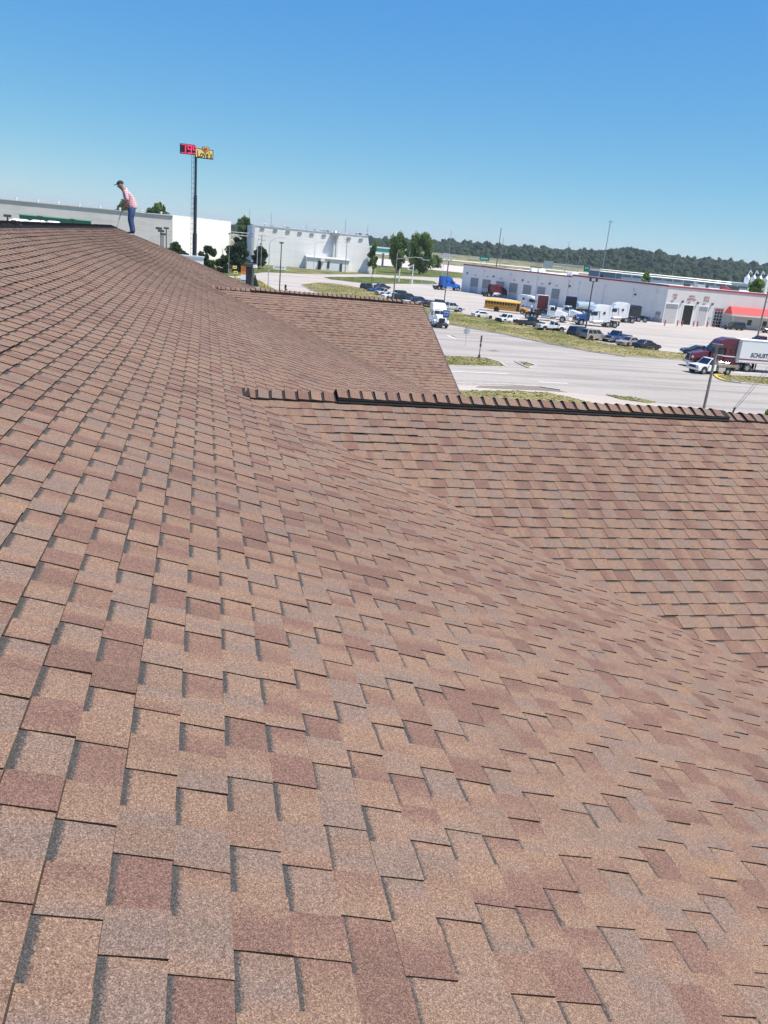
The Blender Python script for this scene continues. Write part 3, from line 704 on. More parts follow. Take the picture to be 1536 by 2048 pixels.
# ================================================================== buildings, signs, poles
def onplane(px, py, o, nrm):
    d = ray(px, py); o = Vector(o); n_ = Vector(nrm); dd = Vector(d)
    t_ = (o-Vector((0, 0, EYE))).dot(n_)/dd.dot(n_); return Vector((0, 0, EYE))+dd*t_
def onY(px, py, Y): return onplane(px, py, (0, Y, 0), (0, 1, 0))
_font = {}
def text(s, size, parent, M4, m, name='lettering', bold=0.012, ex=.01, shear=0.0, sx=1.0, fit=0):
    c = bpy.data.curves.new('txt', 'FONT'); c.body = s; c.size = size; c.align_x = 'CENTER'; c.align_y = 'CENTER'; c.offset = bold*size; c.extrude = ex; c.shear = shear; c.resolution_u = 3; c.space_character = 1.05
    o = bpy.data.objects.new('txt', c); COL.objects.link(o); bpy.context.view_layer.update()
    me = bpy.data.meshes.new_from_object(o.evaluated_get(bpy.context.evaluated_depsgraph_get())); bpy.data.objects.remove(o); bpy.data.curves.remove(c)
    xs_ = [v.co.x for v in me.vertices]; sx = fit/(max(xs_)-min(xs_)) if fit else sx; me.transform(M4 @ Matrix.Diagonal((sx, 1, 1, 1))); me.materials.clear(); me.materials.append(m); return link(name, me, parent)
def marks(parent, x0, x1, z, h, y, m, n=6):
    """a line of lettering too far away to read"""
    b = MB(); w_ = (x1-x0)/n
    for k in range(n): b.box((x0+w_*(k+.5), y, z+(.12*h if k % 3 else 0)), (w_*.62, .02, h*(.7 if k % 3 else 1)))
    return b.build('lettering', m, parent)
FACE = Matrix.Rotation(RAD(90), 4, 'X')        # text in the xz plane, read from -y
def T3(x, y, z, rz=0): return Matrix.Translation((x, y, z)) @ Matrix.Rotation(rz, 4, 'Z') @ FACE
def wall_material(name, col, row, dirt=.9, lines=.93):
    t = NT(name); p = t.pos(); sep = t.n('ShaderNodeSeparateXYZ'); t.l(p, sep.inputs[0])
    wv = t.math('FRACT', t.math('DIVIDE', sep.outputs[2], row)); n1 = t.noise(t.scl(p, (.15, .15, 1.2)), 1.0, 4, .6); n2 = t.noise(t.scl(p, (.6, .6, .05)), 1.0, 3)
    c = t.ramp(wv, [(0.0, tuple(x*lines for x in col)), (.06, col), (.94, col), (1.0, tuple(x*lines for x in col))])
    c = t.mix(1.0, c, t.ramp(n1, [(.35, (dirt,)*3), (.55, (1,)*3)]), 'MULTIPLY'); c = t.mix(1.0, c, t.ramp(n2, [(.3, (.95,)*3), (.6, (1,)*3)]), 'MULTIPLY')
    t.l(c, t.b.inputs['Base Color']); t.b.inputs['Roughness'].default_value = .7; t.bump(wv, .2, .05); return t.m
M_WHITEW = wall_material('white_warehouse_panel', (.90, .875, .835), 1.1, .93); M_GREYW = wall_material('grey_warehouse_panel', (.68, .64, .60), 1.1, .88)
M_CREAM = wall_material('cream_garage_wall', (.66, .63, .60), 4.0, .97, .97); M_GARGREY = wall_material('pale_garage_wall', (.90, .825, .73), 4.0, .97, .96)
M_ROOFW = mat('white_roof_membrane', (.74, .71, .70), .8, var=.08, scale=.4); M_DGREY = mat('dark_grey_metal', (.055, .055, .06), .5); M_GREY = mat('grey_metal', (.32, .33, .34), .45, .3)
M_LGREY = mat('galvanised_steel', (.55, .56, .57), .4, .4); M_BLACK = mat('black_paint', (.012, .013, .018), .4); M_WHITE = mat('white_paint', (.80, .80, .79), .5, var=.05); M_REDTRIM = mat('red_trim', (.34, .045, .055), .6)
M_GLASS = mat('dark_window_glass', (.016, .020, .026), .10, spec=.8, var=.2); M_WOOD = mat('weathered_wood_pole', (.23, .20, .17), .9, var=.25, scale=4); M_DARKIN = mat('painted_interior_dark', (.015, .014, .014), .9)
# --- white warehouse with the slanted end
Y = 335.5; L0 = onY(510, 449, Y); R0 = onY(745, 547, Y); R1 = onY(736, 474, Y); zt = (L0.z+R1.z)/2
wh = empty('white_warehouse', ((L0.x+R0.x)/2, Y, 0)); O = wh.location.copy(); tag(wh, 'long white cold storage warehouse with a slanted right end and a row of vents', 'warehouse')
m = MB(); A = (L0.x-O.x, R0.x-O.x, R1.x-O.x)
m.add([(A[0], 0, 0), (A[1], 0, 0), (A[2], 0, zt), (A[0], 0, zt), (A[0], 70, 0), (A[1], 70, 0), (A[2], 70, zt), (A[0], 70, zt)], [(0, 1, 2, 3), (5, 4, 7, 6), (1, 5, 6, 2), (4, 0, 3, 7), (3, 2, 6, 7), (4, 5, 1, 0)]); m.build('wall', M_WHITEW, wh)
m = MB(); m.box(((A[0]+A[2])/2, 35, zt+.12), (A[2]-A[0]+.3, 70.4, .25)); m.build('roof_edge', M_WHITE, wh)
for px, py in ((525, 456.5), (551, 460), (576, 463.3), (600, 466), (624, 468.5), (648, 471), (698, 476.5), (722, 479)):
    p = onY(px, py, Y)-O; m = MB(); m.box((p.x, -.12, p.z), (1.5, .3, .85)); m.build('vent', M_GREY, wh)
for px, py in ((531, 450), (569, 453), (605, 457), (642, 462), (716, 470.5)):
    p = onY(px, py, Y)-O; m = MB(); m.cyl((p.x, 1.5, zt+.2), (p.x, 1.5, zt+.9), .3, .3, 8); m.cyl((p.x, 1.5, zt+.9), (p.x, 1.5, zt+1.2), .6, .2, 8); m.build('roof_fan', M_LGREY, wh)
for px in (666.5, 672):
    a = onY(px+.8, 472, Y)-O; b_ = onY(px-1.5, 516, Y)-O; m = MB(); m.cyl((a.x, -.8, a.z), (a.x, -.8, b_.z-2), .35, .35, 8); m.build('duct', M_LGREY, wh)
a = onY(670, 470, Y)-O; m = MB(); m.box((a.x, -1, a.z+.2), (3.2, 1.8, 1.2)); m.cyl((a.x, -1, a.z+.8), (a.x, -1, a.z+1.7), .9, .3, 10); m.build('duct_hood', M_GREY, wh)
for px in (663, 675.5): 
    a = onY(px, 473, Y)-O; m = MB(); m.box((a.x, -.9, a.z/2), (.12, .12, a.z)); m.build('ladder_rail', M_LGREY, wh)
# lean-to at its foot
ax0, ax1 = onY(613, 537, 330).x, onY(697, 546, 330).x; an = empty('annex_building', ((ax0+ax1)/2, 330, 0)); tag(an, 'small white annex with grey sloping roof at the foot of the white warehouse', 'annex')
hw_ = (ax1-ax0)/2; m = MB(); m.box((0, 2.7, 2.2), (2*hw_, 5.2, 4.4)); m.build('wall', M_WHITE, an)
m = MB(); m.slab((-hw_-.3, -.3, 4.45), (hw_+.3, -.3, 4.45), (hw_+.3, 5.35, 5.2), (-hw_-.3, 5.35, 5.2), .25); m.build('roof', mat('grey_roof_metal', (.46, .45, .44), .6), an)
for x, w_, h_, nm in ((-hw_*.40, 1.3, 3.4, 'door'), (hw_*.02, .9, 2.6, 'window'), (hw_*.62, .9, 3.0, 'door')):
    m = MB(); m.box((x, .02, h_/2+(.9 if nm == 'window' else 0)), (w_, .18, h_)); m.build(nm, M_DGREY, an)
m = MB(); m.box((-hw_*.28, -.6, 3.9), (1.6, 1.2, 1.3)); m.build('wall_unit', M_WHITE, an)
# --- grey and white warehouse on the left
Yb = 318; c0 = onY(345, 432, Yb); l0 = onY(-160, 384, Yb); r0 = onY(462, 446, 352); zt2 = (c0.z+r0.z)/2+.1
gw = empty('grey_warehouse', ((l0.x+c0.x)/2, Yb, 0)); tag(gw, 'very long grey warehouse behind the standing man on the ridge', 'warehouse'); O = gw.location
m = MB(); m.box((0, 30, zt2/2), (c0.x-l0.x, 60, zt2)); m.build('wall', M_GREYW, gw)
m = MB(); m.box((0, 29.9, zt2+.1), (c0.x-l0.x+.4, 60.6, .24)); m.build('roof_edge', M_GREYW, gw)
for px, py in ((32, 402), (75, 406), (116, 411), (158, 415), (199, 420), (240, 424), (283, 428), (322, 431)):
    p = onY(px, py, Yb)-O; m = MB(); m.cyl((p.x, .5, zt2+.2), (p.x, .5, zt2+.8), .3, .3, 8); m.cyl((p.x, .5, zt2+.8), (p.x, .5, zt2+1.1), .5, .5, 8); m.build('roof_vent', M_WHITE, gw)
ww = empty('white_warehouse_wing', ((c0.x+r0.x)/2, (Yb+352)/2, 0)); tag(ww, 'white warehouse wing adjoining the grey warehouse behind the tall sign post', 'warehouse'); O = ww.location
m = MB(); P_ = [(c0.x+.02-O.x, Yb+.02-O.y), (r0.x-O.x, 352-O.y), (r0.x-22-O.x, 372-O.y), (c0.x-20-O.x, 349-O.y)]; m.poly(P_, 0, zt2+.15); m.build('wall', M_WHITEW, ww)
m = MB(); m.poly([(x*1.01, y*1.01) for x, y in P_], zt2+.16, zt2+.4); m.build('roof_edge', M_WHITE, ww)
# pipe bridge between them
pb = empty('pipe_bridge', (0, 345, 0)); a, b_ = onY(459, 463.5, 345), onY(511, 468, 345); tag(pb, 'thin steel pipe bridge spanning the gap between the white warehouses', 'pipe bridge')
for dz in (0, -1.1):
    m = MB(); m.cyl((a.x, 0, a.z+dz), (b_.x, 0, b_.z+dz), .14, .14, 6); m.build('pipe', M_LGREY, pb)
for k in range(7):
    f_ = k/6; m = MB(); x = a.x+(b_.x-a.x)*f_; z = a.z+(b_.z-a.z)*f_; m.box((x, 0, z-.55), (.12, .12, 1.1)); m.build('hanger', M_LGREY, pb)
for f_ in (.05, .95): m = MB(); x = a.x+(b_.x-a.x)*f_; m.box((x, 0, a.z/2-.6), (.25, .25, a.z-1.2)); m.build('post', M_LGREY, pb)
# --- green clad building and white tanks behind the ridge on the left
p0, p1 = polar(38, 200, 0), polar(182, 200, 0); gb = empty('green_metal_building', (p0+p1)/2, 0); d = p1-p0; gb.rotation_euler[2] = math.atan2(d.y, d.x)
tag(gb, 'long green metal clad building showing just above the left ridge', 'building'); L_ = d.length; zt = at(110, 436, 200).z
M_GREEN = mat('green_cladding', (.085, .26, .17), .5, var=.08, scale=.5)
m = MB(); m.box((0, 5, zt/2), (L_, 10, zt)); m.build('wall', M_GREEN, gb); m = MB(); m.box((0, 4.9, zt+.12), (L_+.5, 10.6, .25)); m.build('roof_edge', mat('pale_green_trim', (.25, .45, .33), .5), gb)
for k in range(17): m = MB(); m.box((-L_/2+L_*(k+.5)/17, -.05, zt/2), (.12, .1, zt)); m.build('cladding_rib', M_GREEN, gb)
for i, (px, r_, lab) in enumerate(((40, 2.3, 'leftmost of three white tank tops above the left ridge'), (76, 1.9, 'middle one of three white tank tops above the left ridge'), (107, 1.7, 'rightmost of three white tank tops above the left ridge'))):
    p = polar(px, 186, 0); zt = at(px, 433.5+px*.06+2, 186).z; o = empty('white_tank', p); tag(o, lab, 'tank', 'white tanks behind the ridge')
    m = MB(); m.cyl((0, 0, 0), (0, 0, zt-.5), r_, r_, 24); m.build('shell', M_WHITE, o, smooth=False); m = MB(); m.cyl((0, 0, zt-.5), (0, 0, zt), r_*1.02, r_*.55, 24); m.build('dome', M_WHITE, o)
# --- low white block under the tall sign
p = Vector((*at(384, 520, 150).xy, 0)); zt = at(384, 514, 150).z; lb = empty('white_store_block', p, 0); tag(lb, 'low white flat roofed block at the foot of the tall sign post', 'building')
m = MB(); m.box((-2, 1.5, zt/2), (8, 5, zt)); m.build('wall', M_WHITE, lb); m = MB(); m.box((-2, 1.5, zt+.08), (8.3, 5.3, .16)); m.build('roof_edge', M_LGREY, lb)
# --- tall sign with price panel
p = polar(390, 180, 0); sg_ = empty('highway_sign', p, math.degrees(math.atan2(p.x, p.y))); tag(sg_, 'towering dark post carrying a red price panel and a yellow brand panel with heart', 'sign')
kpx = wid(0, 1, Vector((p.x, p.y, 20)))*.96
def sz(y): return at(392, y, 180).z
M_NAVY = mat('dark_navy_steel', (.018, .020, .035), .45); z_a, z_b = sz(311), sz(391)
m = MB(); m.cyl((0, 0, 0), (0, 0, sz(467)), .42, .42, 14); m.cyl((0, 0, sz(467)), (0, 0, z_b), .34, .34, 14); m.cyl((0, 0, z_b), (0, 0, z_a), .25, .25, 14); m.build('pole', M_NAVY, sg_)
for x in (-.82, -.45):
    m = MB(); m.cyl((x, -.2, 0.5), (x, -.2, z_a), .035, .035, 6); m.build('ladder_rail', M_NAVY, sg_)
for k in range(26): m = MB(); z = z_a-.4-k*.98; m.cyl((-.82, -.2, z), (-.2, -.1, z), .03, .03, 5); m.build('ladder_rung', M_NAVY, sg_)
M_SIGNY = mat('yellow_sign_face', (.95, .70, .20), .5, var=.04); M_SIGNR = mat('brown_letter', (.04, .015, .012), .5); M_RED = mat('red_sign_face', (.62, .03, .035), .5); M_ORANGE = mat('orange_sign_face', (.75, .22, .03), .5)
rl = -RAD(1.2)
def panel(name, x0, x1, z0, z1, m_, d0=-.35, d1=.35, par=sg_):
    b = MB(); b.box(((x0+x1)/2, (d0+d1)/2, (z0+z1)/2), (x1-x0, d1-d0, z1-z0)); return b.build(name, m_, par)
zb0, zb1 = sz(315.5), sz(296.5); xb1 = 35*kpx
bp_ = panel('brand_panel_case', -.12, xb1, zb0, zb1, M_BLACK); panel('brand_face', .02, xb1-.14, zb0+.14, zb1-.14, M_SIGNY, -.40, -.3, bp_)
text("Love's", 1.75, bp_, T3(xb1*.5, -.42, (zb0+zb1)/2-.2), M_SIGNR, bold=.012, fit=xb1*.84)
def heart(s, cx, cz, y0, y1, m_, name, par):
    pts = []
    for k in range(36):
        t_ = 2*math.pi*k/36; pts.append((cx+s*16*math.sin(t_)**3/17, cz+s*(13*math.cos(t_)-5*math.cos(2*t_)-2*math.cos(3*t_)-math.cos(4*t_))/17))
    n_ = len(pts); b = MB(); b.add([(x, y0, z) for x, z in pts]+[(x, y1, z) for x, z in pts], [tuple(range(n_)), tuple(range(2*n_-1, n_-1, -1))]+[(i, (i+1) % n_, n_+(i+1) % n_, n_+i) for i in range(n_)]); return b.build(name, m_, par)
hx = xb1*.55; hz = zb1-.05
heart(.78, hx, hz, -.44, .3, M_BLACK, 'heart_outline', bp_); heart(.64, hx, hz, -.47, -.44, M_SIGNY, 'heart', bp_); heart(.50, hx, hz+.02, -.50, -.47, M_ORANGE, 'heart', bp_); heart(.33, hx, hz+.05, -.53, -.50, M_RED, 'heart', bp_)
xp0 = -32*kpx; zp0, zp1 = sz(310.5), sz(290.5)
pp = panel('price_panel_case', xp0, -.13, zp0, zp1, M_BLACK); M_LED = mat('red_led_digits', (.55, .02, .07), .5, emit=((1, .04, .14), .55))
def seg(x, z, w_, h_, on):
    t_ = .2; b = MB()
    S = {'a': (x, z+h_/2, w_, t_), 'g': (x, z, w_, t_), 'd': (x, z-h_/2, w_, t_), 'f': (x-w_/2, z+h_/4, t_, h_/2), 'b': (x+w_/2, z+h_/4, t_, h_/2), 'e': (x-w_/2, z-h_/4, t_, h_/2), 'c': (x+w_/2, z-h_/4, t_, h_/2)}
    for k in on: cx, cz, ww_, hh_ = S[k]; b.box((cx, -.37, cz), (ww_+.02*(k in 'fbec'), .05+.01*(k in 'agd'), hh_))
    b.build('price_digit', M_LED, pp)
hz = (zp0+zp1)/2; seg(xp0+.85, hz, .55, 1.35, 'bc'); seg(xp0+1.95, hz, .62, 1.35, 'abcdfg'); seg(xp0+2.95, hz, .62, 1.35, 'abcdfg')
for k in range(2): panel('red_panel_band', xp0+.2, -.5, (zp0+.12, zp1-.25)[k], (zp0+.24, zp1-.12)[k], M_LED, -.37, -.3, pp)
# --- black and orange price sign at the driveway
p = Vector((*at(500, 552, 152).xy, 0)); ps = empty('price_monument', p, 12); tag(ps, 'black upright roadside sign with orange panel left of the young spruce', 'sign')
hh = hgt(500, 527, p); m = MB(); m.box((0, 0, hh*.47), (1.05, 2.6, hh*.94)); m.build('case', M_BLACK, ps); m = MB(); m.box((-.05, 0, hh*.96), (1.9, 3.0, .5)); m.build('cap', M_DGREY, ps)
m = MB(); m.box((1.05, -1.2, hh*.94), (.6, .7, .5)); m.build('floodlight', M_WHITE, ps)
for z0, z1, m_, nm in ((.70, .92, M_ORANGE, 'orange_panel'), (.54, .69, M_WHITE, 'white_panel'), (.40, .52, M_GREY, 'grey_panel'), (.20, .38, M_NAVY, 'blue_panel')):
    m = MB(); m.box((-.55, 0, hh*(z0+z1)/2), (.06, 2.3, hh*(z1-z0))); m.build(nm, m_, ps)
    m = MB(); m.box((-1.0, -1.31, hh*(z0+z1)/2), (.9, .06, hh*(z1-z0))); m.build(nm, m_, ps)
m = MB(); m.box((-.98, 0, hh*.47), (.86, 2.5, hh*.94)); m.build('inner_case', M_DGREY, ps)
# --- small yellow clearance signs, white entrance sign, hydrant
for px, y0, y1, base, lab in ((469, 531.5, 537.5, 556, 'upper left of two small yellow signs before the dark evergreens'), (471, 542, 548, 560, 'lower right of two small yellow signs before the dark evergreens')):
    p = gp(px, base); o = empty('yellow_sign', p, 0); tag(o, lab, 'sign', 'small yellow signs'); zc = (hgt(px, y0, p)+hgt(px, y1, p))/2; h_ = hgt(px, y0, p)-hgt(px, y1, p)
    m = MB(); m.cyl((0, .05, 0), (0, .05, zc), .05, .05, 6); m.build('post', M_DGREY, o); b_ = panel('plate', -.5, .5, zc-h_/2, zc+h_/2, M_SIGNY, -.03, .03, o); marks(b_, -.34, .34, zc, h_*.4, -.045, M_SIGNR, 4)
p = gp(559, 541); o = empty('entrance_sign', p, 0); tag(o, 'low white entrance sign panel by the curved road', 'sign'); w_ = wid(546, 572, p); h_ = hgt(559, 530.5, p)
panel('panel', -w_/2, w_/2, .2, h_, M_WHITE, -.15, .15, o); panel('base', -w_/2+.2, w_/2-.2, 0, .2, M_DGREY, -.1, .1, o); marks(o, -w_*.36, w_*.36, h_*.6, h_*.26, -.17, M_GREY, 10)
p = gp(530, 577); o = empty('hydrant', p); tag(o, 'yellow hydrant on the grass by the parked dark car', 'hydrant'); m = MB(); m.cyl((0, 0, 0), (0, 0, .9), .22, .2, 10); m.cyl((0, 0, .9), (0, 0, 1.15), .26, .08, 10); m.build('barrel', M_YEL, o)
for s in (-1, 1): m = MB(); m.cyl((0, 0, .65), (s*.38, 0, .65), .11, .11, 8); m.build('nozzle', M_YEL, o)

# --- service garage
GA, GB = gp(921.5, 582), gp(1323, 646); HG = hgt(1330, 572, GB)
ga = empty('service_garage', GB); tag(ga, 'long pale service garage with red roof trim and many overhead doors', 'garage')
ux = (GA-GB).normalized(); nx = Vector((-ux.y, ux.x, 0)); nx = nx if nx.x < 0 else -nx          # along wall 1 (away), outward normal
L1 = (GA-GB).length; CE = onY(1527, 664, GB.y-1.2); L2 = CE.x-GB.x+22
HA = hgt(924, 533, GA)
Hl = HG-.35
i1 = onplane(1145, 552, GB, nx); s1 = (i1-GB).dot(ux)            # where the roof steps down
m = MB(); W1 = [(0, 0), (ux.x*s1, ux.y*s1), (ux.x*s1+42, ux.y*s1+3), (L2, -1.2)]
m.poly([(0.02, -.02), (ux.x*s1, ux.y*s1), (ux.x*s1+46, ux.y*s1), (L2, 40), (L2, .0)], 0, HG-.02)
W2 = [(ux.x*s1, ux.y*s1), (ux.x*L1, ux.y*L1), (ux.x*L1+40, ux.y*L1+2), (ux.x*s1+42, ux.y*s1+2)]
m.poly([(a_[0]+.015*nx.x*-1, a_[1]) for a_ in W2], 0, Hl-.02); m.build('wall', M_GARGREY, ga)
m = MB(); m.slab((0, -.05, 0), (L2, -.05, 0), (L2, -.05, HG-.04), (0, -.05, HG-.04), .04); m.build('front_wall', M_CREAM, ga)
m = MB(); m.poly([(0.3, .3), (ux.x*s1+.3, ux.y*s1), (ux.x*s1+45, ux.y*s1), (L2-.3, 39), (L2-.3, .4)], HG-.02, HG+.05); m.poly([(a_[0]*.99+.5, a_[1]*.995) for a_ in W2], Hl-.02, Hl+.05); m.build('roof', M_ROOFW, ga)
def along(s, off, z): return (ux.x*s+nx.x*off, ux.y*s+nx.y*off, z)
RZ1 = math.atan2(ux.y, ux.x)
def wbox(s0, s1_, z0, z1, o0, o1, name, m_, par=None, bevel=0):
    b = MB(); b.box(along((s0+s1_)/2, (o0+o1)/2, (z0+z1)/2), (s1_-s0, o1-o0, z1-z0), RZ1); return b.build(name, m_, par or ga)
def s_of(px, py): return (onplane(px, py, GB, nx)-GB).dot(ux)
wbox(0, s1, HG-.1, HG+.25, -.1, .12, 'red_trim', M_REDTRIM); wbox(s1+.01, L1, Hl-.1, Hl+.25, -.1, .11, 'red_trim', M_REDTRIM)
m = MB(); m.box((L2/2, -.12, HG+.07), (L2+.2, .14, .36)); m.build('red_trim', M_REDTRIM, ga)
wbox(0, s1, HG+.25, HG+.4, -.3, .1, 'parapet_cap', M_ROOFW); m = MB(); m.box((L2/2, 0.05, HG+.33), (L2, .4, .14)); m.build('parapet_cap', M_ROOFW, ga)
M_DOORU = mat('grey_door_panel', (.27, .27, .275), .6); M_DOORL = mat('pale_door_panel', (.50, .48, .475), .6)
for px in (947.7, 972, 999.5, 1027, 1055, 1083.5, 1113):
    s = s_of(px, 575); w_ = abs(s_of(px-8, 575)-s_of(px+8, 575)); w_ = min(w_, 3.9); hd = 4.5
    fr = wbox(s-w_/2-.25, s+w_/2+.25, 0, hd+.25, 0, .06, 'door_frame', M_WHITE)
    for k in range(7):
        wbox(s-w_/2, s+w_/2, hd*k/7+.015, hd*(k+1)/7-.015, .05, .11, 'door_panel', M_DOORU if k > 2 else M_DOORL, fr)
    wbox(s-.35, s+.35, hd+.7, hd+1.0, 0, .08, 'number_plate', M_GREY)
for px in (961, 1014, 1069, 1132, 1154, 1204.7, 1263, 1311):
    s = s_of(px, 600); d_ = wbox(s-.11, s+.11, .3, 6.3, .0, .2, 'downspout', M_WHITE); wbox(s-.3, s+.3, 6.3, 7.0, .0, .42, 'rain_head', M_WHITE, d_)
for px in (932, 985, 1044, 1099, 1140, 1274):
    s = s_of(px, 575); d_ = wbox(s-.16, s+.16, 5.5, 5.85, 0, .42, 'wall_lamp', M_DGREY); wbox(s-.12, s+.12, 5.25, 5.5, .12, .40, 'lamp_lens', M_LGREY, d_)
s = s_of(1313.5, 640); fr = wbox(s-.8, s+.8, 0, 2.5, 0, .06, 'side_door', M_DOORL); wbox(s-.65, s+.65, 1.7, 2.3, .05, .09, 'pane', M_DOORU, fr)
for k in range(9): wbox(k*1.25-.0, k*1.25+1.2, 0, .95, .02, .10, 'plinth_block', mat('plinth_block_concrete', (.46, .43, .39), .9, var=.2))
def X2(px, py=640): return onplane(px, py, (0, GB.y-.1, 0), (0, 1, 0)).x-GB.x
def Z2(px, py): return onplane(px, py, (0, GB.y-.1, 0), (0, 1, 0)).z
def fbox(x0, x1, z0, z1, o0, o1, name, m_, par=None):
    b = MB(); b.box(((x0+x1)/2, -(o0+o1)/2-.05, (z0+z1)/2), (x1-x0, o1-o0, z1-z0)); return b.build(name, m_, par or ga)
dz1 = Z2(1345, 608); doors = []
for a_, b_, kind in ((1329.5, 1352.5, 'd'), (1366, 1384, 'o'), (1397, 1413, 'd')):
    x0, x1 = X2(a_, 625), X2(b_, 629); fr = fbox(x0-.25, x1+.25, 0, dz1+.25, 0, .06, 'door_frame', M_WHITE); doors.append(((x0+x1)/2, x1-x0))
    if kind == 'o': fbox(x0, x1, 0.02, dz1, .05, .08, 'dark_doorway_panel', M_DARKIN, fr); fbox(x1-.12, x1+.02, 0.0, dz1-.4, .06, .2, 'door_jamb', M_DOORL, fr)  # flat panel, the darkness of the unlit interior put into its colour
    else:
        for k in range(8): fbox(x0, x1, dz1*k/8+.015, dz1*(k+1)/8-.015, .05, .11, 'door_panel', M_DOORU if k > 5 else M_DOORL, fr)
        fbox(x0+.1, x1-.6, 0.0, .12, .11, .16, 'door_seal', M_BLACK, fr)
x0, x1 = X2(1427, 635), X2(1443, 638); zg = Z2(1440, 617); fr = fbox(x0-.2, x1+.2, 0, zg+.2, 0, .07, 'glazed_door_frame', M_LGREY)
for i in range(3):
    for k in range(6): fbox(x0+(x1-x0)*i/3+.06, x0+(x1-x0)*(i+1)/3-.06, zg*k/6+.07, zg*(k+1)/6-.07, .07, .1, 'pane', M_REDTRIM if k == 5 else M_GLASS, fr)
fbox(X2(1416, 640), X2(1420.5, 640), 0, 2.3, .0, .08, 'walk_door', M_DOORL)
for lines, (xc, w_) in zip((('QUICK', 'LUBE'), ('VEHICLE', 'INSPECTION'), ('SERVICE', "PIT'S UP")), doors):
    for j, s in enumerate(lines): text(s, .62, ga, T3(xc+.3, -.12, dz1+2.1-.72*j), M_REDTRIM, bold=.004, shear=.12, ex=.015, sx=.62)
    text('EXIT', .5, ga, T3(xc-.15, -.12, dz1+.6), M_BLACK, bold=.004, ex=.015, sx=.7)
for px in (1365.5, 1396.5, 1426): 
    x = X2(px, 600); d_ = fbox(x-.15, x+.15, dz1+.6, dz1+.95, 0, .45, 'wall_lamp', M_DGREY); fbox(x-.11, x+.11, dz1+.35, dz1+.6, .1, .42, 'lamp_lens', M_LGREY, d_)
x0 = X2(1449, 632); x1 = X2(1600, 640); M_AWN = mat('red_awning_metal', (.58, .045, .04), .45, var=.06)
zb_, zt_ = 3.3, 5.1; m = MB()
m.slab((x0-.3, -3.2, zb_+.25), (x1, -3.2, zb_+.25), (x1, -.9, zt_), (x0+.7, -.9, zt_), .15); m.slab((x0-.3, -3.2, zb_+.25), (x0+.7, -.9, zt_), (x0+.7, -.11, zt_), (x0-.3, -.11, zb_+.25), .1); m.box(((x0+x1)/2+.4, -.5, zt_-.1), (x1-x0-.8, .8, .15)); aw = m.build('awning', M_AWN, ga)
m = MB(); m.box(((x0+x1)/2-.15, -1.68, zb_), (x1-x0+.3, 3.0, .42)); m.build('fascia', M_CREAM, aw)
for k in range(30): m = MB(); x = x0+.9+k*.8; m.slab((x-.03, -3.0, zb_+.42), (x+.03, -3.0, zb_+.42), (x+.03, -1.0, zt_-.02), (x-.03, -1.0, zt_-.02), .05); m.build('standing_seam', M_AWN, aw)
for k in range(3): m = MB(); m.box((x0+.3+k*7.5, -3.0, zb_/2), (.22, .22, zb_-.05)); m.build('awning_post', M_LGREY, aw)
for px in (1499, 1530): x = X2(px, 645); f_ = fbox(x-.7, x+.7, .9, 2.4, 0, .05, 'window', M_WHITE); fbox(x-.6, x+.6, 1.0, 2.3, .05, .07, 'pane', M_GLASS, f_)
for i, (px, py, sx_, sy_, h_, m_) in enumerate(((1450, 577, 1.4, 1, .9, M_REDTRIM), (1458, 578.5, 1.3, 1, .6, M_REDTRIM), (1472, 577, 1.8, 1.8, 1.1, M_DGREY), (1395, 569, .5, .5, 1.2, M_GREY), (1405, 571, 2, 1.4, .8, M_LGREY), (1420, 573, .5, .5, .9, M_DGREY), (1380, 570, 1.2, 1, .7, M_DGREY))):
    x = X2(px, py); m = MB(); y_ = 6+i*1.2; x *= (GB.y+y_)/GB.y; x += GB.x*y_/GB.y*.9
    m.box((x, y_, HG+h_/2), (sx_, sy_, h_)); m.box((x, y_, HG+h_+.06), (sx_*1.15, sy_*1.15, .12)); m.build('rooftop_unit', m_, ga)
for px in (1025, 1040, 1100, 1105):
    s = s_of(px, 545); m = MB(); c_ = along(s, -8, 0); m.box((c_[0], c_[1], Hl+.6), (2, 1.5, 1.2)); m.build('rooftop_unit', M_WHITE, ga)
for i, px in enumerate((1329, 1354, 1363.5, 1386, 1394, 1413.5, 1428)):
    p = gp(px, 651.5+i*.6); o = MB(); o.cyl((0, 0, 0), (0, 0, 1.25), .14, .14, 10); o.cyl((0, 0, 1.25), (0, 0, 1.33), .14, .05, 10)
    o = o.build('bollard', mat('faded_red_bollard', (.34, .09, .07), .7)); o.location = p
    tag(o, ('faded red bollard %s' % ('left of the quick lube door', 'right of the quick lube door', 'left of the open inspection door', 'right of the open inspection door', 'left of the third exit door', 'right of the third exit door', 'at the glazed door corner')[i]), 'bollard', 'red bollards along the garage front')
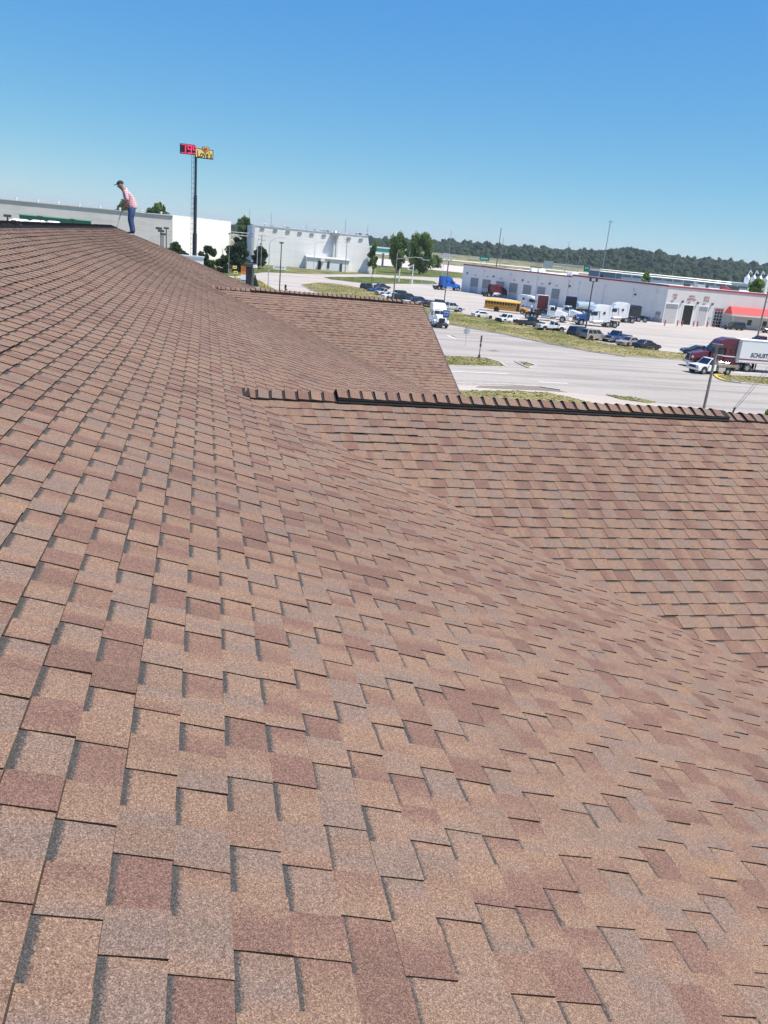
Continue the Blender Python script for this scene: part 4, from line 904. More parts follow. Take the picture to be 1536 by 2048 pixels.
# buildings behind the garage
def far_block(name, px0, px1, ytop0, dist, depth, m_, label, cat='building', roof=None):
    a, b = polar(px0, dist, 0), polar(px1, dist, 0); zt = at((px0+px1)/2, ytop0, dist).z; d = b-a; o = empty(name, (a+b)/2); o.rotation_euler[2] = math.atan2(d.y, d.x); tag(o, label, cat)
    m = MB(); m.box((0, depth/2, zt/2), (d.length, depth, zt)); m.build('wall', m_, o); m = MB(); m.box((0, depth/2, zt+.1), (d.length+.6, depth+.6, .22)); m.build('roof', roof or m_, o); return o, d.length, zt
o, L_, zt = far_block('white_long_building', 1246, 1500, 557, 330, 30, M_WHITE, 'long low white building showing beyond the garage roof')
for k in range(12): m = MB(); m.box((-L_/2+L_*(k+.5)/12, -.04, zt-1.2), (L_/12-.5, .12, .7)); m.build('window', M_DOORU, o)
o, L_, zt = far_block('blue_building', 1180, 1246, 544.5, 305, 14, mat('blue_cladding', (.17, .23, .33), .5), 'blue grey clad building peeking over the garage roof')
m = MB(); m.cyl((-1, -.3, zt-1.6), (-1, .1, zt-1.6), .55, .55, 12); m.build('wall_fan', M_NAVY, o)
o, L_, zt = far_block('tan_house', 1063, 1086, 533.5, 400, 9, mat('tan_render', (.52, .42, .22), .8), 'small tan building far behind the garage roof')
for k in range(3): m = MB(); m.box((-L_/2+L_*(k+.5)/3, -.04, zt-1.1), (.9, .12, 1.2)); m.build('window', M_GLASS, o)
rl_ = empty('pipe_rail', polar(1330, 300, 0)); tag(rl_, 'long pale pipe rail running above the building behind the garage', 'pipe rail'); O = rl_.location
for dy in (0, 4):
    a, b_ = at(1200, 538.5+dy, 300), at(1463, 565+dy, 316); m = MB(); m.cyl(a-O, b_-O, .12, .12, 6); m.build('pipe', M_LGREY, rl_)
for k in range(9): f_ = k/8; px = 1200+263*f_; q = at(px, 538.5+26.5*f_, 300+16*f_); m = MB(); m.box((q.x-O.x, q.y-O.y, q.z/2), (.16, .16, q.z)); m.build('post', M_LGREY, rl_)
for i in range(4):
    px = 1494+i*12.5; p = polar(px, 340, 0); zt = at(px, 549+i*1.2, 340).z; o = empty('silo', p); w_ = wid(0, 10.5, p)/2
    tag(o, ('leftmost white silo beyond the right end of the garage', 'second white silo from the left beyond the garage', 'third white silo from the left beyond the garage', 'rightmost white silo at the edge of the picture')[i], 'silo', 'white silos')
    m = MB(); m.cyl((0, 0, 0), (0, 0, zt-1), w_, w_, 20); m.build('shell', M_WHITE, o); m = MB(); m.cyl((0, 0, zt-1), (0, 0, zt), w_, w_*.3, 20); m.build('cone', M_LGREY, o)
    m = MB(); m.tube([(0, 0, zt-.1), (.6, 0, zt+1.6), (1.6, 0, zt+.6)], .16, 6); m.build('filler_pipe', M_WHITE, o)

# --- poles
def pole_thing(name, px, base, top, label, r=.09, m_=None, dist=None, cat='lamp post', group=None):
    p = gp(px, base) if dist is None else Vector((*at(px, top, dist).xy, 0)); h = hgt(px, top, p); o = empty(name, p, math.degrees(math.atan2(p.x, p.y))); tag(o, label, cat, group)
    m = MB(); m.cyl((0, 0, 0), (0, 0, h), r*1.15, r*.8, 9); m.build('pole', m_ or M_DGREY, o); return o, h
def shoebox(o, h, w_=.75, m_=None, dx=0, dz=0):
    m = MB(); m.box((dx, 0, h+.12+dz), (w_, .5, .26)); m.build('lamp_head', m_ or M_DGREY, o, bevel=.03)
o, h = pole_thing('lamp_post', 558, 600, 486.5, 'dark single head lamp post rising before the white warehouse', .11); shoebox(o, h, .8)
o, h = pole_thing('lamp_post', 15, 0, 434, 'dark lamp post head above the far left of the ridge', .1, dist=95); shoebox(o, h, .75)
m = MB(); m.box((.55, 0, h-.3), (.5, .1, .12)); m.build('arm', M_DGREY, o)
for px, top, dist, lab in ((322, 464, 105, 'nearer double lamp post beside the grey warehouse wall'), (326, 470, 118, 'lamp post just right of the nearer double lamp post'), (332.5, 458, 130, 'slim lamp post closest to the white warehouse wing')):
    o, h = pole_thing('lamp_post', px, 0, top, lab, .09, dist=dist, group='dark lamp posts at the warehouse'); shoebox(o, h, .75)
    if dist == 105: shoebox(o, h, .75, dx=-.25, dz=.28)
o, h = pole_thing('lamp_post', 457, 553, 468, 'thin grey lamp post in front of the dark evergreens', .07, M_GREY); shoebox(o, h, .6)
for px, base, lab in ((80, 0, 'left of two lamp posts before the green building'), (145, 0, 'right of two lamp posts before the green building')):
    o, h = pole_thing('lamp_post', px, 0, 435+(px-80)*.09, lab, .07, dist=150); shoebox(o, h, .9)
def cobra(px, base, ybend, tx, ty, label):
    p = gp(px, base); o = empty('street_lamp', p, math.degrees(math.atan2(p.x, p.y))); tag(o, label, 'street lamp', 'curved street lamps along the road'); hb_ = hgt(px, ybend, p); ht = hgt(px, ty, p); w_ = wid(px, tx, p)*.85
    m = MB(); m.cyl((0, 0, 0), (0, 0, hb_), .12, .08, 8); m.build('pole', M_LGREY, o); pts = [(0, 0, hb_)]
    for k in range(1, 9): t_ = math.pi/2*k/8; pts.append((w_*(1-math.cos(t_)), 0, hb_+(ht-hb_)*math.sin(t_)))
    m = MB(); m.tube(pts, .06, 6); m.build('arm', M_LGREY, o); m = MB(); m.box((w_+.35, 0, ht-.02), (.8, .25, .14)); m.build('lamp_head', M_LGREY, o, bevel=.03)
cobra(513.5, 541, 483, 531, 470, 'curved street lamp beside the round dark tree'); cobra(536, 576, 488, 566, 472.5, 'tall curved street lamp nearest the ridge'); cobra(627, 543, 491, 642, 482.5, 'curved street lamp at the white annex')
def utility(name, px, base, top, label, arms=1, dist=None, r=.14, aw=1.1, m_=None):
    o, h = pole_thing(name, px, base, top, label, r, m_ or M_WOOD, dist, 'utility pole')
    for k in range(arms): m = MB(); m.box((0, -.05, h-.4-k*1.3), (2*aw, .12, .14)); m.build('crossarm', m_ or M_WOOD, o)
    for k in range(2*arms): m = MB(); m.cyl(((-1)**k*aw*.8, -.05, h-.33-(k//2)*1.3), ((-1)**k*aw*.8, -.05, h-.1-(k//2)*1.3), .06, .05, 6); m.build('insulator', M_GREY, o)
    return o, h
o, h = utility('utility_pole', 524, 0, 469, 'utility pole with crossarms rising behind the round tree', 2, 275); m = MB(); m.cyl((-.3, 0, h-3.4), (-.3, 0, h-2.6), .3, .3, 10); m.build('transformer', M_GREY, o)
utility('utility_pole', 690, 545, 476, 'wooden utility pole at the right of the white annex', 2)
o, h = utility('utility_pole', 785.5, 607, 504, 'grey wooden pole with a long lamp arm among the parked cars', 0); w_ = 6.4
m = MB(); m.tube([(0, 0, h-1.3), (w_*.6, 0, h-.6), (w_*.85, 0, h-.7)], .05, 6); m.build('lamp_arm', M_LGREY, o); m = MB(); m.box((w_*.95, 0, h-.95), (1.5, .3, .16), 0); m.build('lamp_head', M_LGREY, o)
o, h = pole_thing('flood_lamp_post', 887, 617, 521, 'dark floodlight post beside the silver pickup', .1)
for s in (-1, 1): m = MB(); m.box((s*.45, -.1, h+.1), (.5, .4, .4)); m.build('floodlight', M_LGREY, o, bevel=.04)
o, h = pole_thing('flood_lamp_post', 1168, 675, 561, 'dark twin floodlight post with a concrete base by the tan suv', .11)
for s in (-1, 1): m = MB(); m.box((s*.5, -.1, h+.25), (.4, .35, .45)); m.build('floodlight', M_DGREY, o, bevel=.04)
m = MB(); m.box((0, 0, h), (1.1, .08, .08)); m.build('crossarm', M_DGREY, o); m = MB(); m.cyl((0, 0, 0), (0, 0, .9), .38, .36, 16); m.build('base', M_KERB, o)
pole_thing('thin_post', 741.5, 583, 541, 'thin dark post at the left end of the parked cars', .06, cat='post')
o, h = pole_thing('lamp_post', 1435, 0, 693, 'brown square lamp post in front of the white flatbed truck', .085, M_WOOD, dist=47); m = MB(); m.box((0, 0, h+.06), (.55, .35, .14)); m.build('lamp_head', M_WOOD, o)
o, h = utility('utility_pole', 1512, 686, 578, 'brown pole at the right edge behind the white trailer', 0, r=.16); m = MB(); m.tube([(0, 0, h-2.2), (1.2, 0, h-1.9)], .05); m.build('arm', M_WOOD, o)
# tall thin masts on the skyline
for px, base, top, lab in ((1221, 425, 443, 'very tall light mast right of centre above the garage'), (1002.5, 470, 456, 'tall dark mast above the garage roof'), (903, 520, 461, 'slim mast over the hill right of the leafy trees'), (692, 520, 439, 'slim mast above the white warehouse roof'), (736, 560, 450, 'thin mast by the slanted warehouse end'), (500, 520, 417, 'thin mast left above the warehouse gap'), (543, 520, 426, 'thin mast above the left part of the white warehouse'), (614, 560, 447, 'short thin mast above the middle of the white warehouse'), (1138.5, 520, 483, 'thin mast over the hill behind the garage step'), (1007, 540, 474, 'short mast just right of the tall dark mast')):
    o, h = pole_thing('light_mast', px, 0, top, lab, .22 if base < 480 else .16, M_GREY if px != 1002.5 else M_DGREY, dist=base, cat='mast', group='tall masts on the skyline')
    if px == 1221:
        for k in range(5): a_ = k*1.257; m = MB(); m.box((math.cos(a_)*.9, math.sin(a_)*.9, h-.1), (.7, .5, .35), a_); m.build('lamp_head', M_LGREY, o)
        m = MB(); m.cyl((0, 0, h), (0, 0, h+.8), .12, .1, 6); m.build('tip', M_GREY, o)
for px, top, lab in ((1350, 522, 'first faint power pole on the hill foot right of the tall light mast'), (1465, 547, 'faint power pole on the hill foot near the silos'), (1240, 513, 'faint power pole just right of the tall light mast'), (1160, 512, 'faint power pole left of the tall light mast')):
    utility('power_pole', px, 0, top, lab, 1, 560, .18, 1.6, M_GREY)
# --- roadside signs
def board(name, px0, px1, y0, y1, dist, m_, label, rim=None, posts=True):
    px = (px0+px1)/2; p = polar(px, dist, 0); o = empty(name, p, math.degrees(math.atan2(p.x, p.y))); tag(o, label, 'sign'); za, zb = at(px, y1, dist).z, at(px, y0, dist).z; w_ = wid(px0, px1, p)
    if posts:
        for s in (-.3, .3): m = MB(); m.box((s*w_, .1, za/2+.2), (.22, .22, za)); m.build('post', M_LGREY, o)
    q = panel('plate', -w_/2, w_/2, za, zb, m_, -.06, .06, o); return o, q, za, zb, w_
M_GSIGN = mat('green_highway_sign', (.0, .27, .17), .5)
o, q, za, zb, w_ = board('highway_sign_board', 960, 979.5, 513.5, 522, 350, M_GSIGN, 'green highway sign above the left part of the garage roof'); marks(q, -w_*.36, w_*.36, (za+zb)/2, (zb-za)*.4, -.08, M_WHITE, 6)
o, q, za, zb, w_ = board('road_sign', 887, 901, 506.5, 515, 340, M_LGREY, 'pale back of a highway sign behind the floodlight post')
gn = empty('sign_gantry', polar(1133, 450, 0)); tag(gn, 'steel truss sign gantry spanning the highway behind the garage', 'sign gantry'); O = gn.location
ga_, gb_ = at(1094, 526, 450), at(1182, 534, 450)
for dz in (0, -1.6):
    m = MB(); m.cyl(ga_-O+Vector((0, 0, dz)), gb_-O+Vector((0, 0, dz)), .16, .16, 6); m.build('chord', M_LGREY, gn)
for k in range(14):
    a_ = ga_.lerp(gb_, k/14)-O; b_ = ga_.lerp(gb_, (k+1)/14)-O; m = MB(); m.cyl(a_+Vector((0, 0, -1.6*(k % 2))), b_+Vector((0, 0, -1.6*((k+1) % 2))), .08, .08, 5); m.build('diagonal', M_LGREY, gn)
for q in (ga_, gb_): m = MB(); m.cyl((q.x-O.x, q.y-O.y, 0), (q.x-O.x, q.y-O.y, q.z), .25, .2, 8); m.build('post', M_LGREY, gn)
board('road_sign', 1088, 1107, 522, 536.5, 448, M_LGREY, 'grey back of a sign hung on the left of the gantry', posts=False)
o, q, za, zb, w_ = board('highway_sign_board', 1169, 1181, 531, 543.5, 446, M_GSIGN, 'green sign hung on the right end of the gantry', posts=False); marks(q, -w_*.3, w_*.3, (za+zb)/2+.2, (zb-za)*.3, -.08, M_WHITE, 2)
br = empty('overpass_bridge', polar(768, 470, 0)); tag(br, 'teal girder overpass glimpsed between the leafy trees', 'bridge'); zt = at(768, 495, 470).z
m = MB(); m.box((0, 0, zt-.2), (26, 8, .7)); m.build('deck', M_WHITE, br); m = MB(); m.box((0, -4, zt-1.6), (25.8, .6, 2.0)); m.build('girder', mat('teal_girder', (.03, .25, .24), .5), br); m = MB(); m.box((0, -4.2, zt-2.8), (25.8, .8, .5)); m.build('lower_flange', M_WHITE, br)
for x in (-8, 0, 8): m = MB(); m.cyl((x, 0, 0), (x, 0, zt-2.5), .6, .6, 12); m.build('pier', M_KERB, br)
# stop sign seen from behind, signal post, blue sign, frames, fence
p = gp(930, 692.5); o = empty('stop_sign', p, 19); tag(o, 'octagonal road sign seen from behind on a thin post at the junction', 'sign'); h = hgt(931, 655, p); R_ = wid(927.5, 941, p)/2
m = MB(); m.cyl((0, 0, 0), (0, 0, h-.05), .035, .035, 8); m.build('post', M_LGREY, o); m = MB(); pts = [(R_*math.cos(RAD(22.5+45*k)), R_*math.sin(RAD(22.5+45*k))) for k in range(8)]
m.add([(x, .04, h-R_+z) for x, z in pts]+[(x, .055, h-R_+z) for x, z in pts], [tuple(range(8)), tuple(range(15, 7, -1))]+[(i, (i+1) % 8, 8+(i+1) % 8, 8+i) for i in range(8)]); m.build('plate', mat('bare_aluminium', (.66, .65, .62), .4, .3), o)
p = gp(957.5, 719); o = empty('sign_post', p, 20); tag(o, 'narrow dark sign post standing on the grass median', 'sign'); h = hgt(961, 671, p)
m = MB(); m.cyl((0, 0, 0), (0, 0, h), .05, .045, 8); m.build('post', M_DGREY, o)
for z0, z1, w_, nm in ((h-.75, h, .20, 'edge_on_plate'), (h-1.25, h-.9, .22, 'small_plate'), (.25, .55, .28, 'box'), (.0, .18, .3, 'base')): panel(nm, -w_/2, w_/2, z0, z1, mat('brown_grey_sign', (.14, .12, .11), .6), -.1, .1, o)
p = Vector((*at(892.5, 628, 127).xy, 0)); o = empty('blue_sign', p, 20); tag(o, 'blue rectangular sign right of the white semi cab', 'sign'); za, zb = at(891, 635, 127).z, at(891, 620, 127).z
M_BSIGN = mat('blue_sign_face', (.03, .14, .42), .5); q = panel('plate', -.5, .5, za, zb, M_BSIGN, -.03, .03, o); m = MB(); m.cyl((0, .06, 0), (0, .06, zb-.1), .04, .04, 8); m.build('post', M_LGREY, o)
marks(q, -.34, .34, zb-.35, .22, -.045, M_WHITE, 4); marks(q, -.34, .34, za+.4, .12, -.045, M_WHITE, 5)
for px, base, top, lab, br_ in ((797.5, 566, 537, 'left white timber frame post behind the grey wooden pole', 0), (823.5, 569, 528, 'right white timber frame post with diagonal brace', 1)):
    p = gp(px, base); o = empty('timber_frame', p, 14); tag(o, lab, 'frame', 'white timber frames'); h = hgt(px, top, p); m = MB(); m.box((0, 0, h/2), (.32, .32, h)); m.build('post', M_WHITE, o)
    for s in (-1, 1): m = MB(); m.cyl((s*.1, 0, h*.28), (s*.6-.3, .2, 0), .1, .1, 6); m.build('foot_brace', M_WHITE, o)
    if br_: m = MB(); m.cyl((0, 0, h*.98), (-1.9, 0, h*.74), .13, .13, 6); m.build('diagonal_brace', M_WHITE, o); m = MB(); m.cyl((-1.9, 0, h*.72), (0, 0, h*.7), .09, .09, 6); m.build('strut', M_WHITE, o)
fa, fb = gp(842, 570), gp(893, 577); fe = empty('yard_fence', (fa+fb)/2); tag(fe, 'low post and rail yard fence left of the blue semi', 'fence'); O = fe.location
for k in range(10): q = fa.lerp(fb, k/9)-O; m = MB(); m.box((q.x, q.y, .8), (.1, .1, 1.6)); m.build('post', M_LGREY, fe)
for z in (.5, 1.0, 1.5): m = MB(); m.cyl(fa-O+Vector((0, 0, z)), fb-O+Vector((0, 0, z)), .035, .035, 5); m.build('rail', M_LGREY, fe)
# service cables from the near ridge
mx = gp(1464, 829, GN['z']); cb_ = empty('service_cable', (mx.x, mx.y, GN['z'])); tag(cb_, 'pair of thin service cables rising from the near ridge at right', 'cable'); O = Vector(cb_.location)
m = MB(); m.cyl((0, 0, 0), (.02, 0, .09), .012, .01, 8); m.build('anchor', M_DGREY, cb_)
for j, (tx, ty) in enumerate(((1520, 742), (1532, 742))):
    e_ = at(tx+105, ty-134, 60)-O; pts = [Vector((.03*j, 0, .07)).lerp(e_, t_/14)+Vector((0, 0, -.3*math.sin(math.pi*t_/14))) for t_ in range(15)]; m = MB(); m.tube(pts, .0035, 5); m.build('cable', M_DGREY, cb_)
# ================================================================== vehicles (local frame: +y forward, x right, z up)
M_TYRE = mat('tyre_rubber', (.018, .018, .018), .85); M_RIM = mat('steel_rim', (.50, .50, .51), .35, .5); M_CHROME = mat('chrome', (.62, .62, .64), .2, .9); M_CHASSIS = mat('chassis_black', (.016, .016, .017), .6)
M_HEAD = mat('headlight_lens', (.62, .64, .66), .15, spec=.8); M_TAIL = mat('tail_light', (.30, .012, .012), .3); M_PLASTIC = mat('dark_plastic', (.03, .03, .032), .6)
_wm = {}
def wheel(parent, x, y, r, wdt, rim=None, dual=False):
    key = (r, wdt)
    if key not in _wm:
        t_ = MB(); n_ = 20; prof = [(-wdt/2, r*.62), (-wdt/2, r*.92), (-wdt*.38, r), (wdt*.38, r), (wdt/2, r*.92), (wdt/2, r*.62)]
        V = [(px_, pr*math.cos(6.2832*k/n_), pr*math.sin(6.2832*k/n_)) for k in range(n_) for px_, pr in prof]; q = len(prof)
        t_.add(V, [(k*q+j, ((k+1) % n_)*q+j, ((k+1) % n_)*q+j+1, k*q+j+1) for k in range(n_) for j in range(q-1)])
        r_ = MB(); r_.cyl((-wdt*.42, 0, 0), (wdt*.42, 0, 0), r*.63, r*.63, 16); r_.cyl((wdt*.40, 0, 0), (wdt*.49, 0, 0), r*.25, r*.18, 10); r_.cyl((-wdt*.49, 0, 0), (-wdt*.40, 0, 0), r*.18, r*.25, 10)
        for k in range(5):
            a = 6.2832*k/5
            for s in (-1, 1): r_.box((s*wdt*.425, math.cos(a)*r*.42, math.sin(a)*r*.42), (.012, r*.2, r*.2), 0, 1)
        _wm[key] = (t_.mesh('tyre', M_TYRE, fix=True), r_)
    tm, rb = _wm[key]
    w_ = empty('wheel', (x, y, r)); w_.parent = parent; w_.empty_display_size = .1
    link('tyre', tm, w_); rk = (r, wdt, rim.name if rim else 'rim')
    if rk not in _wm: _wm[rk] = rb.mesh('rim', [rim or M_RIM, M_DGREY], fix=True)
    link('rim', _wm[rk], w_); return w_
def veh(name, px, py, az, label, cat, group=None, sc=1.0):
    o = empty(name, gp(px, py, .05), az, sc); tag(o, label, cat, group); return o
def pane(parent, pts, t_=.012, name='window', m_=None):
    m = MB(); m.slab(*pts, t_); return m.build(name, m_ or M_GLASS, parent)
def lerp(a, b, t_): return tuple(u+(v-u)*t_ for u, v in zip(a, b))
def greenhouse(o, yb0, yb1, yt0, yt1, zb, zt, wb, wt, pmat, ndoors=2, rear=True, name='cabin'):
    """cabin frustum with glass: base y range, roof y range, belt and roof height, half widths"""
    B = [(-wb, yb0, zb), (wb, yb0, zb), (wb, yb1, zb), (-wb, yb1, zb)]; T = [(-wt, yt0, zt), (wt, yt0, zt), (wt, yt1, zt), (-wt, yt1, zt)]
    m = MB(); m.add(B+T, [(3, 2, 1, 0), (4, 5, 6, 7), (0, 1, 5, 4), (1, 2, 6, 5), (2, 3, 7, 6), (3, 0, 4, 7)]); c = m.build(name, pmat, o, bevel=.05)
    e = .014
    def face(p0, p1, q0, q1, u0, u1, v0, v1, n_, nm):
        f = lambda u, v: Vector(lerp(lerp(p0, p1, u), lerp(q0, q1, u), v))+Vector(n_)*e
        pane(c, [f(u0, v0), f(u1, v0), f(u1, v1), f(u0, v1)], .02, nm)
    face(B[2], B[3], T[2], T[3], .06, .94, .08, .90, (0, .8, .6), 'windshield')
    if rear: face(B[0], B[1], T[0], T[1], .08, .92, .16, .88, (0, -.8, .5), 'rear_window')
    for k in range(ndoors):
        u0 = .05+.9*k/ndoors+.02; u1 = .05+.9*(k+1)/ndoors-.02
        face(B[1], B[2], T[1], T[2], u0, u1, .10, .86, (1, 0, .2), 'window')
        face(B[3], B[0], T[3], T[0], 1-u1, 1-u0, .10, .86, (-1, 0, .2), 'window')
    return c
def lights(o, yf, zf, yr, zr, w_, hw=.34, hh=.16):
    for s in (-1, 1):
        m = MB(); m.box((s*(w_-hw/2-.06), yf, zf), (hw, .06, hh)); m.build('headlight', M_HEAD, o); m = MB(); m.box((s*(w_-.16), yr, zr), (.24, .06, hh*1.3)); m.build('tail_light', M_TAIL, o)
def car(px, py, az, pm, label, kind='sedan', group=None, sc=1.0):
    o = veh({'sedan': 'parked_sedan', 'coupe': 'parked_coupe', 'suv': 'parked_suv', 'hatch': 'parked_hatchback', 'jeep': 'parked_jeep'}[kind], px, py, az, label, 'car' if kind in ('sedan', 'coupe', 'hatch') else 'suv', group, sc)
    if kind in ('sedan', 'coupe'):
        L, W, r = 4.75, .89, .33; pf = [(-2.37, .34), (-2.36, .62), (-2.28, .92), (-1.75, .98), (1.0, .93), (1.9, .80), (2.25, .66), (2.36, .50), (2.34, .28), (1.9, .22), (-1.9, .22)]
        gh = (-1.78, 1.12, -1.0, .15, .90, 1.42, .82, .62, 2 if kind == 'sedan' else 1); ax = (1.42, -1.38)
    elif kind == 'hatch':
        L, W, r = 4.2, .88, .32; pf = [(-2.1, .34), (-2.1, .7), (-2.02, 1.0), (.8, .96), (1.7, .84), (2.0, .66), (2.1, .48), (2.06, .26), (-1.9, .22)]; gh = (-2.0, 1.0, -1.5, .1, .92, 1.5, .82, .64, 2); ax = (1.3, -1.25)
    elif kind == 'jeep':
        L, W, r = 4.2, .85, .40; pf = [(-1.9, .5), (-1.9, 1.15), (.75, 1.15), (1.95, 1.08), (2.0, .6), (1.9, .45), (-1.8, .45)]; gh = (-1.88, .78, -1.82, .5, 1.12, 1.82, .78, .7, 2); ax = (1.35, -1.2)
    else:
        L, W, r = 4.8, .93, .37; pf = [(-2.38, .4), (-2.4, .75), (-2.34, 1.06), (1.05, 1.06), (2.0, .98), (2.3, .82), (2.4, .6), (2.36, .34), (-2.2, .3)]; gh = (-2.34, 1.2, -2.05, .35, 1.04, 1.76, .86, .70, 3); ax = (1.48, -1.42)
    m = MB(); m.prism(pf, lambda y, z: W*(1 if .3 < z < .95 else .94)); b = m.build('body', pm, o, bevel=.07)
    for s in (-1, 1):
        for y in ax: m = MB(); m.cyl((s*(W-.2), y, r+.02), (s*(W+.004), y, r+.02), r*1.18, r*1.18, 18); m.build('wheel_arch', M_CHASSIS, b)
    for y, z in ((pf[-3][0] if kind == 'x' else L/2-.06, .42), (-L/2+.03, .45)): m = MB(); m.box((0, y, z), (W*1.5, .12, .16)); m.build('bumper', M_PLASTIC if kind in ('suv', 'jeep') else pm, o, bevel=.03)
    m = MB(); m.box((0, L/2-.09 if kind != 'jeep' else 1.98, .62 if kind in ('sedan', 'coupe', 'hatch') else .78), (W*.9, .08, .14 if kind != 'jeep' else .3)); m.build('grille', M_CHASSIS, o)
    greenhouse(o, *gh[:8], pm, gh[8]); zf = .66 if kind in ('sedan', 'coupe', 'hatch') else .84
    lights(o, L/2-.13 if kind != 'jeep' else 1.99, zf, -L/2+.03 if kind != 'jeep' else -1.9, .78 if zf < .7 else .9, W)
    for s in (-1, 1):
        for y in ax: wheel(o, s*(W-.11), y, r, .2)
        m = MB(); m.box((s*(W+.09), gh[1]-.35, gh[4]+.08), (.16, .1, .12)); m.build('mirror', pm, o)
    return o
def pickup(px, py, az, pm, label, crew=True, sc=1.0, two=None, lift=0.0, stack=False, group=None, cover=None):
    o = veh('pickup_truck', px, py, az, label, 'pickup', group, sc); W, r = .98, .40+lift*.3; z0 = lift
    f = lambda L_: [(y, z+z0) for y, z in L_]
    yc = -.75 if crew else .1
    m = MB(); m.prism(f([(yc, .42), (yc, 1.12), (1.35, 1.12), (2.55, 1.05), (2.78, .95), (2.8, .5), (2.6, .40)]), lambda y, z: W*(1 if z < 1+z0 else .95)); b = m.build('body', pm, o, bevel=.07)
    if two: m = MB(); m.prism(f([(yc-.02, .42), (yc-.02, .66), (2.7, .66), (2.7, .42)]), W+.012); m.build('lower_body', two, o)
    bd = MB(); y0, y1 = -2.75, yc-.06
    bd.box((0, (y0+y1)/2, .72+z0), (2*W-.1, y1-y0, .1))
    for s in (-1, 1): bd.box((s*(W-.06), (y0+y1)/2, .84+z0), (.12, y1-y0, .56))
    bd.box((0, y0+.05, .86+z0), (2*W-.26, .1, .54)); bd.box((0, y1-.05, .90+z0), (2*W-.26, .1, .48)); bd.build('bed', pm, o, bevel=.03)
    if cover: m = MB(); m.box((0, (y0+y1)/2, 1.14+z0), (2*W-.04, y1-y0, .06)); m.build('bed_cover', cover, o, bevel=.02)
    m = MB(); m.box((0, 0, .42+z0*.8), (.9, 5.3, .2)); m.build('chassis', M_CHASSIS, o)
    greenhouse(o, yc+.02, 1.45, yc+.18, .75, 1.10+z0, 1.84+z0, .90, .74, pm, 2 if crew else 1)
    ax = (1.85, -1.75)
    for s in (-1, 1):
        for y in ax: m = MB(); m.cyl((s*(W-.25), y, r+.06+z0*.5), (s*(W+.006), y, r+.06+z0*.5), r*1.2, r*1.2, 18); m.build('wheel_arch', M_CHASSIS, b); wheel(o, s*(W-.1), y, r, .26)
        m = MB(); m.box((s*(W+.16), 1.15, 1.25+z0), (.24, .12, .26)); m.build('mirror', M_PLASTIC, o)
    m = MB(); m.box((0, 2.83, .60+z0), (1.9, .16, .24)); m.build('bumper', M_CHROME if not two else M_PLASTIC, o, bevel=.04); m = MB(); m.box((0, 2.80, .87+z0), (1.05, .06, .3)); m.build('grille', M_PLASTIC, o); m = MB(); m.box((0, -2.86, .55+z0), (1.8, .14, .2)); m.build('bumper', M_CHROME, o)
    lights(o, 2.79, .9+z0, -2.8, .95+z0, W, .4, .24); return o
